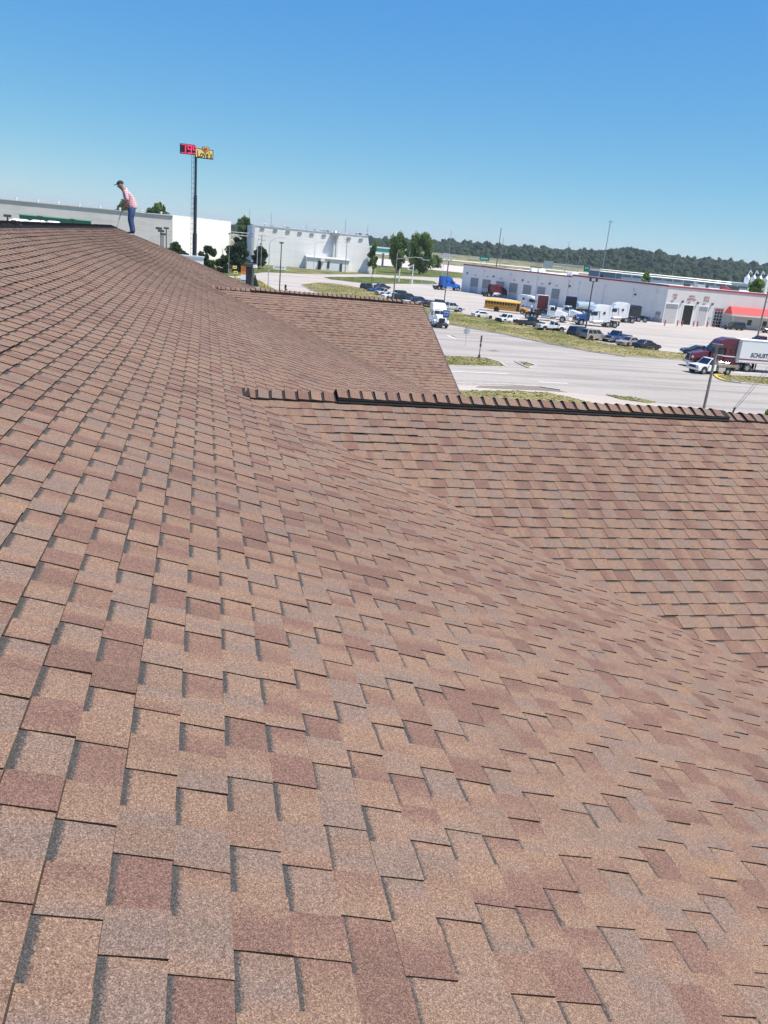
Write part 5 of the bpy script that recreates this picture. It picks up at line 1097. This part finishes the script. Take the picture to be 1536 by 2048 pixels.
def semi(px, py, az, cab, label, hood=None, sleeper='high', back=None, sc=1.0, name='semi_tractor', stripe=None, group=None, grille=None, lower=None):
    """conventional tractor: 8 m long, front axle near y=3.0, tandem near y=-2.6"""
    o = veh(name, px, py, az, label, 'semi truck', group, sc); hood = hood or cab; back = back or cab; W = 1.2
    m = MB(); [m.box((s*.42, -.2, .95), (.12, 7.4, .26)) for s in (-1, 1)]; [m.box((0, y, .95), (.75, .12, .2)) for y in (-3.6, -2, -.5)]; m.build('chassis', M_CHASSIS, o)
    m = MB(); m.cyl((0, -2.5, 1.15), (0, -2.5, 1.25), .55, .55, 14); m.box((0, -2.9, 1.16), (.9, .7, .08)); m.build('fifth_wheel', M_CHASSIS, o)
    # hood with sloping top and round fenders
    m = MB(); m.prism([(1.55, .95), (1.55, 2.12), (2.3, 2.0), (3.35, 1.78), (3.72, 1.62), (3.80, .95)], lambda y, z: (1.02 if z < 1.3 else .80)*(1 if y < 3 else .93)); m.build('hood', hood, o, bevel=.10)
    for s in (-1, 1):
        m = MB(); ring = []
        for k in range(9): a = math.pi*k/8; ring.append((2.95+.74*math.cos(a), .72+.66*math.sin(a)))
        ring += [(2.95-.55*math.cos(math.pi*k/8)*1, .72+.50*math.sin(math.pi*k/8)) for k in range(9)]
        m.prism(ring, .24, off=s*1.02); m.build('fender', hood, o, bevel=.02)
        m = MB(); m.box((s*.93, 3.68, 1.28), (.32, .16, .26)); m.build('headlight', M_HEAD, o, bevel=.04)
    m = MB(); m.box((0, 3.80, 1.28), (1.0, .10, .82)); g_ = m.build('grille', grille or M_CHROME, o, bevel=.05)
    for k in range(6): m = MB(); m.box((-.4+.16*k, 3.86, 1.28), (.07, .03, .72)); m.build('grille_slot', M_CHASSIS, g_)
    m = MB(); m.box((0, 3.88, .62), (2.35, .22, .36)); m.build('bumper', M_CHROME if not grille else M_PLASTIC, o, bevel=.06)
    # cab
    yc0 = -.15 if sleeper != 'day' else .25; zt = 2.72
    m = MB(); m.prism([(yc0, .78), (yc0, zt), (1.15, zt), (1.55, 2.08), (1.62, .78)], lambda y, z: 1.15 if z < 2.2 else 1.05); cb = m.build('cab', cab, o, bevel=.07)
    f = lambda x, t_: (x*(1.02-.06*t_), 1.575-.42*t_+.03, 2.12+.56*t_+.02)
    for x0, x1 in ((-.98, -.04), (.04, .98)): pane(cb, [f(x0, .03), f(x1, .03), f(x1, .92), f(x0, .92)], .02, 'windshield')
    for s in (-1, 1):
        P = [(s*1.165, yc0+.35, 1.95), (s*1.165, 1.38, 1.95), (s*1.085, 1.16, 2.55), (s*1.085, yc0+.38, 2.55)]; pane(cb, P if s > 0 else P[::-1], .02)
        m = MB(); m.box((s*1.165, .55, 1.35), (.02, .95, 1.0)); dr = m.build('door', cab, cb, bevel=.008); m = MB(); m.box((s*1.19, .25, 1.45), (.03, .2, .05)); m.build('handle', M_CHROME, dr) if False else None
        m = MB(); m.box((s*1.42, 1.45, 2.2), (.10, .22, .62)); m.box((s*1.28, 1.45, 2.45), (.25, .04, .04)); m.build('mirror', M_PLASTIC, o)
        m = MB(); m.cyl((s*.95, -.95, .78), (s*.95, .75, .78), .33, .33, 14); m.build('fuel_tank', M_CHROME, o)
    if sleeper == 'day':
        m = MB(); m.cyl((.7, yc0-.15, 1.0), (.7, yc0-.15, 3.3), .08, .08, 8); m.build('exhaust_stack', M_CHROME, o); yb = yc0
    else:
        yb = -1.95; hi = {'high': 3.85, 'mid': 3.25}[sleeper]
        m = MB(); m.prism([(yb, .85), (yb, hi), (-.35, hi), (.55, hi*.62+1.12), (1.05, zt+.10), (1.1, zt-.05), (yc0-.02, zt-.05), (yc0-.02, .85)], lambda y, z: 1.18 if z < 2.9 else 1.10); sl = m.build('sleeper', cab, o, bevel=.09)
        m = MB(); m.box((0, yb-.015, (hi+.95)/2+.1), (2.1, .05, hi-1.3)); m.build('rear_wall', back, sl)
        for s in (-1, 1): m = MB(); m.box((s*1.195, -1.0, 2.45), (.03, .42, .42)); m.build('window', M_GLASS, sl, bevel=.01); m = MB(); m.prism([(yb-.35, .9), (yb-.35, hi-.2), (yb, hi-.05), (yb, .9)], .02, off=s*1.15); m.build('side_fairing', cab, sl)
        m = MB(); m.box((0, .98, zt+.16), (1.7, .26, .09)); m.build('sun_visor', cab, o)
        if stripe:
            for s in (-1, 1): m = MB(); m.box((s*1.20, -.9, 1.72), (.02, 1.9, .13)); m.box((s*1.185, .6, 1.78), (.02, 1.2, .08)); m.build('stripe', stripe, sl)
        if lower:
            m = MB(); m.box((0, -1.05, 1.0), (2.42, 1.8, .5)); m.build('lower_skirt', lower, sl)
    for s in (-1, 1):
        wheel(o, s*1.02, 2.95, .52, .28)
        for y in (-2.05, -3.35): wheel(o, s*.92, y, .52, .52)
        m = MB(); m.box((s*.92, -4.1, .75), (.58, .03, .7)); m.build('mud_flap', M_CHASSIS, o); m = MB(); m.box((s*.8, -4.0, 1.0), (.3, .06, .12)); m.build('tail_light', M_TAIL, o)
    return o
P = {k: paint(k, c) for k, c in dict(white=(.78, .78, .77), silver=(.50, .51, .52), grey=(.24, .245, .25), black=(.013, .013, .015), navy=(.016, .022, .055), blue=(.014, .05, .19), royal=(.012, .12, .50), maroon=(.115, .010, .022), tan=(.33, .29, .24), green=(.012, .045, .045), charcoal=(.035, .036, .04)).items()}
LOTL = 'cars parked in the left row along the verge'
car(728, 577, 20, P['navy'], 'tiny dark car at the far left end of the parked row', 'hatch', LOTL)
car(738, 580.5, 15, P['charcoal'], 'dark suv second from the left end of the parked row', 'suv', LOTL)
car(764, 577.5, 70, P['navy'], 'dark navy sedan parked behind the left row', 'sedan', LOTL)
car(753, 585, -110, P['blue'], 'deep blue sedan beside the silver pickup in the left row', 'sedan', LOTL)
pickup(771, 592, -115, P['silver'], 'silver grey pickup in the left row facing the verge', False, group=LOTL)
car(781, 597, -115, P['white'], 'white sedan half hidden by the grey wooden pole', 'sedan', LOTL)
car(791, 605, -110, P['black'], 'black boxy off road vehicle right behind the grey wooden pole', 'jeep', LOTL)
car(804, 596, 65, P['charcoal'], 'dark suv with square rear in the middle of the left row', 'suv', LOTL)
car(818, 600, 65, P['black'], 'black hatchback behind the navy sedan in the left row', 'hatch', LOTL)
car(822, 608, -112, P['navy'], 'navy sedan with blue windshield facing the verge', 'sedan', LOTL)
car(839, 606, 70, P['black'], 'black coupe right of the navy sedan', 'coupe', LOTL)
car(808, 614.5, -112, P['white'], 'white car whose roof just shows above the far ridge', 'sedan', LOTL)
car(852, 612.5, -112, P['silver'], 'silver car left of the maroon car behind the white semi', 'sedan', LOTL)
car(862, 614, 70, P['maroon'], 'maroon car just above the roof of the white semi', 'sedan', LOTL)
pickup(876, 617, 75, P['charcoal'], 'dark pickup left of the silver crew cab pickup', True, group=LOTL)
pickup(899, 622.5, 82, P['silver'], 'silver crew cab pickup at the right end of the left row', True, two=P['grey'])
car(516, 590, 75, P['navy'], 'dark sedan roof showing beside the black price sign', 'sedan')
LOTR = 'vehicles parked in the right row along the verge'
car(965, 636, 82, P['white'], 'white two door coupe alone at the verge before the bus', 'coupe', LOTR, .9)
pickup(1014, 645.5, -118, P['white'], 'white crew cab pickup facing the verge near the bus', True, sc=.88, two=P['silver'], group=LOTR)
pickup(1057, 654, 78, P['charcoal'], 'black single cab pickup between two white pickups', False, group=LOTR)
pickup(1100, 663.5, 84, P['white'], 'old lifted white pickup with dark lower body', False, .9, P['black'], .18, group=LOTR)
car(1157, 674, 58, P['navy'], 'navy suv at the left of the twin floodlight post', 'suv', LOTR)
car(1187, 680, 74, P['tan'], 'tan suv right behind the concrete base of the floodlight post', 'suv', LOTR)
pickup(1234, 684, -120, P['blue'], 'dark blue pickup with sunlit windshield facing the verge', False, group=LOTR, cover=M_BLACK)
car(1256, 692, -118, P['tan'], 'tan sedan between the blue pickup and the black sedan', 'sedan', LOTR)
car(1292, 698.5, 72, P['black'], 'black sedan at the right end of the right row', 'sedan', LOTR)
car(1467, 659.5, -90, P['black'], 'black suv parked before the red awning', 'suv', sc=1.05)
car(1392, 709.5, -75, P['navy'], 'dark blue sedan nose peeking out behind the maroon semi', 'sedan', LOTR)
pickup(1546, 667, -80, P['maroon'], 'maroon pickup at the right edge under the awning', True)
pickup(1520, 692, -80, P['maroon'], 'red pickup roof showing just above the white trailer', True)
# --- school bus
def bus(px, py, az, label):
    o = veh('school_bus', px, py, az, label, 'bus', sc=.85); Y_ = mat('school_bus_yellow', (.74, .34, .02), .4, coat=.4, var=.04); W = 1.18
    m = MB(); m.box((0, -1.2, 1.62), (2*W, 9.0, 1.95)); b = m.build('body', Y_, o, bevel=.06)
    m = MB(); pr = [(-W, 2.58)]+[(-W*math.cos(math.pi*k/10), 2.58+.46*math.sin(math.pi*k/10)) for k in range(11)]+[(W, 2.58)]
    n_ = len(pr); m.add([(x, -5.7, z) for x, z in pr]+[(x, 3.3, z) for x, z in pr], [tuple(range(n_))[::-1], tuple(range(n_, 2*n_))]+[(i, (i+1) % n_, n_+(i+1) % n_, n_+i) for i in range(n_)]); m.build('roof', mat('school_bus_roof', (.78, .42, .05), .4, coat=.4, var=.04), o)
    m = MB(); m.prism([(3.3, .75), (3.3, 1.75), (4.2, 1.62), (5.15, 1.38), (5.35, 1.2), (5.4, .75)], lambda y, z: 1.05 if y < 4.5 else .92); m.build('hood', Y_, o, bevel=.12)
    for s in (-1, 1):
        for k in range(11):
            y = -5.35+k*.73; f_ = MB(); f_.box((s*(W+.006), y, 2.18), (.03, .60, .62)); w_ = f_.build('window', M_BLACK, b); m = MB(); m.box((s*(W+.02), y, 2.18), (.03, .5, .52)); m.build('pane', M_GLASS, w_)
        for z, h_ in ((1.72, .06), (1.38, .07), (1.12, .05)): m = MB(); m.box((s*(W+.012), -1.2, z), (.04, 8.9, h_)); m.build('rub_rail', M_BLACK, b)
        m = MB(); ring = [(4.05+.68*math.cos(math.pi*k/8), .62+.64*math.sin(math.pi*k/8)) for k in range(9)]+[(4.05-.54*math.cos(math.pi*k/8), .62+.50*math.sin(math.pi*k/8)) for k in range(9)]; m.prism(ring, .2, off=s*1.0); m.build('fender', M_PLASTIC, o)
        wheel(o, s*1.02, 4.05, .50, .28); wheel(o, s*.95, -2.6, .50, .46); m = MB(); m.cyl((s*.8, -2.6, .6), (s*(W+.01), -2.6, .6), .66, .66, 18); m.build('wheel_arch', M_CHASSIS, b)
        m = MB(); m.box((s*.72, 5.36, 1.1), (.3, .08, .22)); m.build('headlight', M_HEAD, o); m = MB(); m.box((s*1.35, 3.9, 2.1), (.16, .2, .4)); m.build('mirror', M_BLACK, o); m = MB(); m.box((s*.95, -5.72, 1.5), (.25, .06, .25)); m.build('tail_light', M_TAIL, o)
    m = MB(); m.box((W+.01, 2.85, 1.55), (.04, .75, 1.85)); d_ = m.build('door', M_BLACK, o); [MB().box((W+.035, 2.68+.34*k, 1.7), (.02, .26, 1.3)).build('pane', M_GLASS, d_) for k in range(2)]
    pane(o, [(-1.02, 3.32, 1.85), (1.02, 3.32, 1.85), (1.0, 3.32, 2.62), (-1.0, 3.32, 2.62)][::-1], .03, 'windshield')
    m = MB(); m.box((0, 5.4, 1.0), (.9, .06, .4)); m.build('grille', mat('grille_yellow', (.5, .24, .02), .5), o); m = MB(); m.box((0, 5.45, .62), (2.2, .16, .28)); m.build('bumper', M_BLACK, o); m = MB(); m.box((0, -5.78, .75), (2.3, .12, .28)); m.build('bumper', M_BLACK, o)
    m = MB(); m.box((0, 0, .62), (.9, 10, .25)); m.build('chassis', M_CHASSIS, o); m = MB(); m.box((0, 3.33, 2.82), (1.2, .04, .2)); hd = m.build('sign_band', Y_, o); text('SCHOOL BUS', .19, hd, Matrix.Translation((0, 3.36, 2.82)) @ Matrix.Rotation(math.pi, 4, 'Z') @ FACE, M_BLACK); return o
bus(1013, 625, 117, 'yellow school bus in front of the garage doors')
# --- semi trucks in the lot
GR = 'semi tractors parked at the garage'
semi(894, 580.5, 74, P['royal'], 'bright blue sleeper semi tractor at the left end of the garage', group=GR, sc=1.1)
semi(993, 594.5, 74, P['maroon'], 'maroon semi tractor with pale flank at the garage doors behind the bus', lower=P['white'], sleeper='mid', group=GR, sc=1.1)
semi(1056, 622, 128, P['white'], 'white semi with dark grille just right of the school bus', grille=M_GREY, sleeper='mid', group=GR, sc=1.1, hood=P['grey'])
semi(1078, 628, 12, P['white'], 'white high roof semi seen from behind with maroon rear wall', back=P['maroon'], group=GR, sc=1.1)
semi(1092, 641, 118, P['white'], 'white day cab tractor with long bare chassis behind the pickups', sleeper='day', group=GR, sc=1.1)
semi(1124, 640, 135, P['white'], 'white day cab truck facing forward right of the other day cab', sleeper='day', group=GR, sc=1.1, grille=M_GREY)
semi(1138, 630, 25, P['blue'], 'dark blue high roof semi seen from behind in the truck cluster', back=M_BLACK, group=GR, sc=1.1)
semi(1189, 652, -84, P['white'], 'white sleeper semi with blue hood facing left in front of the cluster', hood=P['blue'], sleeper='high', group=GR, sc=1.1)
semi(1228, 643, -82, P['white'], 'white high roof semi behind the one with the blue hood', group=GR, sc=1.1)
semi(1256, 641, -62, P['charcoal'], 'black backed semi with exhaust stack at the right of the truck cluster', back=M_BLACK, group=GR, sc=1.1, sleeper='mid')
semi(1272, 636, -60, P['white'], 'pale semi farthest right in the truck cluster near the wall', back=M_BLACK, group=GR, sc=1.1, sleeper='day')
# tanker
tk = veh('tank_trailer', 1166, 627, 60, 'pale blue tank trailer between the semis', 'tanker'); M_TANK = mat('pale_blue_tank', (.36, .47, .55), .35, .2)
m = MB(); m.cyl((0, -3.6, 1.9), (0, 3.2, 1.9), .95, .95, 22); m.cyl((0, 3.2, 1.9), (0, 3.5, 1.9), .95, .55, 22); m.cyl((0, -3.9, 1.9), (0, -3.6, 1.9), .55, .95, 22); tb = m.build('tank', M_TANK, tk)
for k in range(5): m = MB(); m.cyl((0, -3+k*1.4, 1.9), (0, -2.94+k*1.4, 1.9), .98, .98, 22); m.build('tank_band', M_LGREY, tb)
m = MB(); m.box((0, 0, .85), (1.0, 7.4, .25)); m.build('chassis', M_CHASSIS, tk)
for s in (-1, 1):
    for y in (-2.9, -1.7, 2.9): wheel(tk, s*.92, y, .5, .46)
tc = semi(1180, 622, -70, P['white'], 'white day cab just above the pale blue tank', sleeper='day', group=GR)
# --- white semi on the road, burgundy semi with trailer, flatbed
semi(874, 652, 185, P['white'], 'white sleeper semi driving toward the viewer beside the far gable', grille=M_DGREY, name='semi_truck', sc=.93)
AZS = -80; pS = gp(1432, 737); st_ = semi(1432, 737, AZS, P['maroon'], 'burgundy sleeper semi hauling a white trailer on the road', stripe=M_WHITE, name='semi_truck', lower=P['maroon'], sc=1.06)
fw = Vector((math.sin(RAD(AZS)), math.cos(RAD(AZS)), 0)); AZT = -86; ft = Vector((math.sin(RAD(AZT)), math.cos(RAD(AZT)), 0)); kp = Vector((st_.location.x, st_.location.y, 0)) - fw*2.4; ctr = kp - ft*7.0
tr = empty('box_trailer', (ctr.x, ctr.y, .05), AZT); tag(tr, 'long white box trailer behind the burgundy semi', 'trailer')
m = MB(); m.box((0, 0, 2.66), (2.56, 15.6, 2.78)); bx_ = m.build('box', M_WHITE, tr, bevel=.02)
m = MB(); m.box((0, 7.82, 2.66), (2.5, .08, 2.7)); m.build('front_wall', M_LGREY, tr); m = MB(); m.box((0, 8.1, 3.3), (1.9, .6, 1.2)); ru = m.build('refrigeration_unit', M_BLACK, tr, bevel=.05)
for k in range(3): m = MB(); m.box((0, 8.42, 2.95+.35*k), (1.7, .03, .16)); m.build('louvre', M_GREY, ru)
for s in (-1, 1):
    m = MB(); m.box((s*1.292, 0, 1.62), (.012, 15.5, .16)); m.build('stripe', M_REDTRIM, bx_); m = MB(); m.box((s*1.29, 0, 1.24), (.05, 15.6, .16)); m.build('side_rail', M_LGREY, bx_); m = MB(); m.box((s*1.285, 7.6, 2.66), (.05, .32, 2.74)); m.build('corner_post', M_GREY, bx_); m = MB(); m.box((s*1.285, 0, 4.02), (.05, 15.6, .09)); m.build('top_rail', M_LGREY, bx_)
    m = MB(); m.box((s*.9, 4.6, .65), (.12, .12, 1.2)); m.box((s*.9, 4.6, .06), (.3, .3, .08)); m.build('landing_leg', M_CHASSIS, tr)
    for y in (-5.2, -6.5): wheel(tr, s*.92, y, .52, .52)
text('SCHUSTER', .78, bx_, Matrix.Translation((-1.296, 4.3, 2.2)) @ Matrix.Rotation(-math.pi/2, 4, 'Z') @ FACE, M_BLACK, shear=.18, bold=.02, fit=3.2)
m = MB(); m.box((0, -5.8, .95), (1.0, 3.4, .3)); m.build('bogie', M_CHASSIS, tr)
fl = pickup(1419, 747, -100, P['white'], 'white flatbed work truck in front of the burgundy semi', False, 1.06); fl.name = 'flatbed_truck'
for ch in [c for c in fl.children if c.name.startswith('bed')]: bpy.data.objects.remove(ch)
M_BED = mat('weathered_bed_timber', (.30, .25, .20), .9, var=.3, scale=5)
m = MB(); m.box((0, -1.55, .98), (2.15, 3.0, .12)); bd = m.build('flat_bed', M_BED, fl)
for s in (-1, 1): m = MB(); m.box((s*1.05, -1.55, 1.12), (.07, 3.0, .22)); m.build('side_board', M_BED, bd); m = MB(); m.box((s*.85, -.7, .66), (.45, 1.0, .42)); m.build('tool_box', M_DOORL, fl)
m = MB(); m.box((0, -.06, 1.35), (2.0, .06, .7)); m.build('headboard', M_LGREY, bd)
# ================================================================== the man on the ridge
def skin_mesh(name, joints, edges, mats, sub=2, root=0):
    """joints: (x, y, z, rx, ry) ; surface grown with the Skin modifier and baked"""
    me = bpy.data.meshes.new(name); me.from_pydata([j[:3] for j in joints], edges, []); o = bpy.data.objects.new(name, me); COL.objects.link(o)
    sk = o.modifiers.new('skin', 'SKIN'); sk.use_smooth_shade = True; sb = o.modifiers.new('sub', 'SUBSURF'); sb.levels = sub; sb.render_levels = sub
    for i, j in enumerate(joints): me.skin_vertices[0].data[i].radius = (j[3], j[4])
    me.skin_vertices[0].data[root].use_root = True
    bpy.context.view_layer.update(); r = bpy.data.meshes.new_from_object(o.evaluated_get(bpy.context.evaluated_depsgraph_get()))
    bpy.data.objects.remove(o); bpy.data.meshes.remove(me); r.materials.clear()
    for m_ in mats: r.materials.append(m_)
    r.polygons.foreach_set('use_smooth', [True]*len(r.polygons)); return r
M_SKIN = mat('skin', (.30, .16, .11), .6, var=.06); M_JEANS = mat('blue_denim', (.030, .065, .16), .85, var=.35, scale=9, bump=.004); M_CAP = mat('navy_cap', (.012, .018, .032), .8); M_SHOE = mat('dark_shoe', (.03, .03, .035), .6); M_SOLE = mat('pale_sole', (.62, .62, .62), .7); M_HAIR = mat('dark_hair', (.02, .014, .01), .8)
def plaid():
    t = NT('pink_plaid_shirt'); p = t.pos(True); s = t.n('ShaderNodeSeparateXYZ'); t.l(p, s.inputs[0])
    def stripes(a, k): return t.math('GREATER_THAN', t.math('FRACT', t.math('MULTIPLY', a, k)), .58)
    a = t.math('ADD', s.outputs[0], s.outputs[1]); f = t.math('ADD', t.math('MULTIPLY', stripes(a, 15), .5), t.math('MULTIPLY', stripes(s.outputs[2], 13), .5))
    t.l(t.ramp(f, [(0, (.74, .55, .57)), (.5, (.60, .33, .37)), (1, (.43, .17, .21))]), t.b.inputs['Base Color']); t.b.inputs['Roughness'].default_value = .85; return t.m
M_PLAID = plaid()
fx, fy = -2.72, 33.3; fz = zmain(fx)+sag(fx, fy)+.012
man = empty('person', (fx, fy, fz), 0, 1.04); man.rotation_euler[2] = RAD(4)      # faces -x
tag(man, 'man in pink plaid shirt, jeans and dark cap stooping over a stick on the ridge', 'person')
# pose: faces -x, leaning forward; right side toward the camera is -y
hipz, kz = .92, .50
J = [(0.0, 0, hipz+.02, .11, .14), (-.03, 0, 1.06, .115, .145), (-.08, 0, 1.24, .125, .165), (-.15, 0, 1.40, .10, .15), (-.205, 0, 1.475, .066, .070), (-.25, 0, 1.525, .072, .072),      # 0-5 spine, neck
     (-.285, 0, 1.585, .120, .098), (-.30, 0, 1.66, .128, .104), (-.295, 0, 1.73, .095, .085),                                                                        # 6-8 head
     (-.14, -.19, 1.39, .075, .075), (-.12, -.235, 1.13, .058, .058), (-.22, -.20, .93, .044, .044), (-.255, -.165, .86, .042, .030),                                  # 9-12 near arm
     (-.14, .19, 1.39, .075, .075), (-.15, .235, 1.13, .058, .058), (-.25, .15, .98, .044, .044), (-.29, .06, .93, .042, .030),                                      # 13-16 far arm
     (.01, -.10, hipz-.06, .085, .09), (-.05, -.11, kz, .062, .062), (.03, -.11, .09, .042, .045), (.01, .10, hipz-.06, .085, .09), (-.02, .11, kz, .062, .062), (.06, .11, .09, .042, .045)]
E_ = [(0, 1), (1, 2), (2, 3), (3, 4), (4, 5), (5, 6), (6, 7), (7, 8), (3, 9), (9, 10), (10, 11), (11, 12), (3, 13), (13, 14), (14, 15), (15, 16), (0, 17), (17, 18), (18, 19), (0, 20), (20, 21), (21, 22)]
body = link('body', skin_mesh('body', J, E_, [M_SKIN]), man)
def bits(name, chains, m_, par=man, sub=1):
    js, es = [], []
    for c in chains:
        b = len(js); js += c; es += [(b+i, b+i+1) for i in range(len(c)-1)]
    return link(name, skin_mesh(name, js, es, [m_], sub), par)
for side, (hx_, hy_, hz_), sg2 in (('n', (-.255, -.165, .86), 1), ('f', (-.29, .06, .93), -1)):     # fingers closed on the stick
    for k in range(4):
        z = hz_-.012-.021*k; bits('finger', [[(hx_, hy_, z, .011, .011), (hx_-.045, hy_+.012*sg2, z-.006, .010, .010), (hx_-.060, hy_+.045*sg2, z-.008, .0095, .0095), (hx_-.035, hy_+.062*sg2, z-.008, .0085, .0085)]], M_SKIN, body)
    bits('thumb', [[(hx_+.01, hy_+.01*sg2, hz_+.01, .012, .012), (hx_-.02, hy_+.05*sg2, hz_-.005, .011, .011), (hx_-.05, hy_+.055*sg2, hz_-.02, .0095, .0095)]], M_SKIN, body)
# face and ears
bits('nose', [[(-.385, 0, 1.635, .016, .014), (-.412, 0, 1.600, .022, .018), (-.39, 0, 1.59, .018, .016)]], M_SKIN, body)
for s in (-1, 1): bits('ear', [[(-.275, s*.083, 1.655, .014, .022), (-.272, s*.087, 1.615, .012, .016)]], M_SKIN, body); m = MB(); m.box((-.378, s*.032, 1.652), (.012, .026, .010)); m.build('eye', M_HAIR, body)
m = MB(); m.box((-.372, 0, 1.568), (.014, .05, .008)); m.build('mouth', mat('lips', (.20, .07, .06), .6), body)
bits('hair', [[(-.25, 0, 1.70, .085, .078), (-.235, 0, 1.63, .06, .070)]], M_HAIR, body, 2)
# shirt with short sleeves, loose at the back
S = [(.035, 0, .86, .155, .19), (.03, 0, .94, .165, .205), (.0, 0, 1.06, .165, .205), (-.05, 0, 1.22, .165, .21), (-.125, 0, 1.38, .140, .20), (-.185, 0, 1.465, .095, .105), (-.14, -.20, 1.40, .085, .085), (-.125, -.235, 1.22, .080, .080), (-.12, -.245, 1.13, .078, .078), (-.14, .20, 1.40, .085, .085), (-.15, .235, 1.22, .080, .080), (-.15, .245, 1.13, .078, .078)]
link('shirt', skin_mesh('shirt', S, [(0, 1), (1, 2), (2, 3), (3, 4), (4, 5), (4, 6), (6, 7), (7, 8), (4, 9), (9, 10), (10, 11)], [M_PLAID]), man)
Jn = [(.02, 0, 1.02, .14, .165), (.01, 0, .90, .15, .165), (.005, -.105, .78, .125, .115), (-.045, -.115, kz, .100, .095), (0.0, -.115, .28, .088, .085), (.03, -.115, .06, .085, .085), (.01, .105, .78, .125, .115), (-.02, .115, kz, .100, .095), (.03, .115, .28, .088, .085), (.06, .115, .06, .085, .085)]
link('jeans', skin_mesh('jeans', Jn, [(0, 1), (1, 2), (2, 3), (3, 4), (4, 5), (1, 6), (6, 7), (7, 8), (8, 9)], [M_JEANS]), man)
for y, x in ((-.115, .03), (.115, .06)):
    sh = link('shoe', skin_mesh('shoe', [(x+.06, y, .055, .042, .042), (x-.02, y, .06, .046, .046), (x-.13, y, .045, .036, .042), (x-.19, y, .035, .024, .034)], [(0, 1), (1, 2), (2, 3)], [M_SHOE], 2), man)
    m = MB(); m.box((x-.05, y, .008), (.29, .095, .028)); m.build('sole', M_SOLE, sh, bevel=.01)
m = MB(); V = []; 
for k in range(7):
    t_ = k/6*math.pi/2
    for j in range(18): q = 6.2832*j/18; V.append((-.292+.128*math.cos(t_)*math.cos(q), .108*math.cos(t_)*math.sin(q), 1.672+.125*math.sin(t_)))
m.add(V, [(k*18+j, k*18+(j+1) % 18, (k+1)*18+(j+1) % 18, (k+1)*18+j) for k in range(6) for j in range(18)]); cap = m.build('cap', M_CAP, man, smooth=True)
m = MB(); pts = [(-.38, .085), (-.38, -.085), (-.46, -.075), (-.51, -.035), (-.51, .035), (-.46, .075)]; m.poly(pts, 1.672, 1.690); br_ = m.build('cap_brim', M_CAP, cap); br_.rotation_euler[1] = 0.0
# he stoops forward and looks down
def stoop(o):
    for ch in o.children:
        for v in ch.data.vertices:
            z = v.co.z; v.co.x -= max(0, z-.95)*.09
            if z > 1.5: dx = v.co.x+.44; v.co.z += dx*.30-.02; v.co.x += (z-1.5)*-.10
        stoop(ch)
bpy.context.view_layer.update(); stoop(man)
# stick he leans on
tip = Vector((-.42, .02, -.02)); stick = MB(); 
def wpt(v): return man.matrix_basis @ Vector(v)
top = Vector((-.272, -.075, .98)); bpy.context.view_layer.update()
tipw = wpt((-.52, -.09, 0)); tipw.z = max(zmain(tipw.x), ZR if tipw.x < XR else 0)+.02+sag(tipw.x, tipw.y)
so = empty('walking_stick', tipw); tag(so, 'thin pale stick held upright by the man on the ridge', 'stick')
m = MB(); m.cyl((0, 0, 0), wpt(top)-tipw, .013, .016, 8); m.build('shaft', mat('pale_wood_stick', (.42, .33, .22), .7), so); m = MB(); m.cyl((0, 0, -.0), (0.002, 0, .05), .018, .018, 8); m.build('ferrule', M_DGREY, so)
# ================================================================== the air between here and the hills
hz = MB(); hz.box((0, 3850, 44), (10400, 8900, 92)); hz = hz.build('haze', None, fix=True)
hm = bpy.data.materials.new('thin_summer_haze'); hm.use_nodes = True; hn = hm.node_tree; hn.nodes.remove(hn.nodes['Principled BSDF'])
pv = hn.nodes.new('ShaderNodeVolumePrincipled'); pv.inputs['Color'].default_value = (.80, .88, .96, 1); pv.inputs['Density'].default_value = .00011; pv.inputs['Anisotropy'].default_value = .2
hn.links.new(pv.outputs[0], hn.nodes['Material Output'].inputs['Volume']); hz.data.materials.clear(); hz.data.materials.append(hm)
tag(hz, 'thin summer haze over the whole scene', 'haze', kind='stuff')
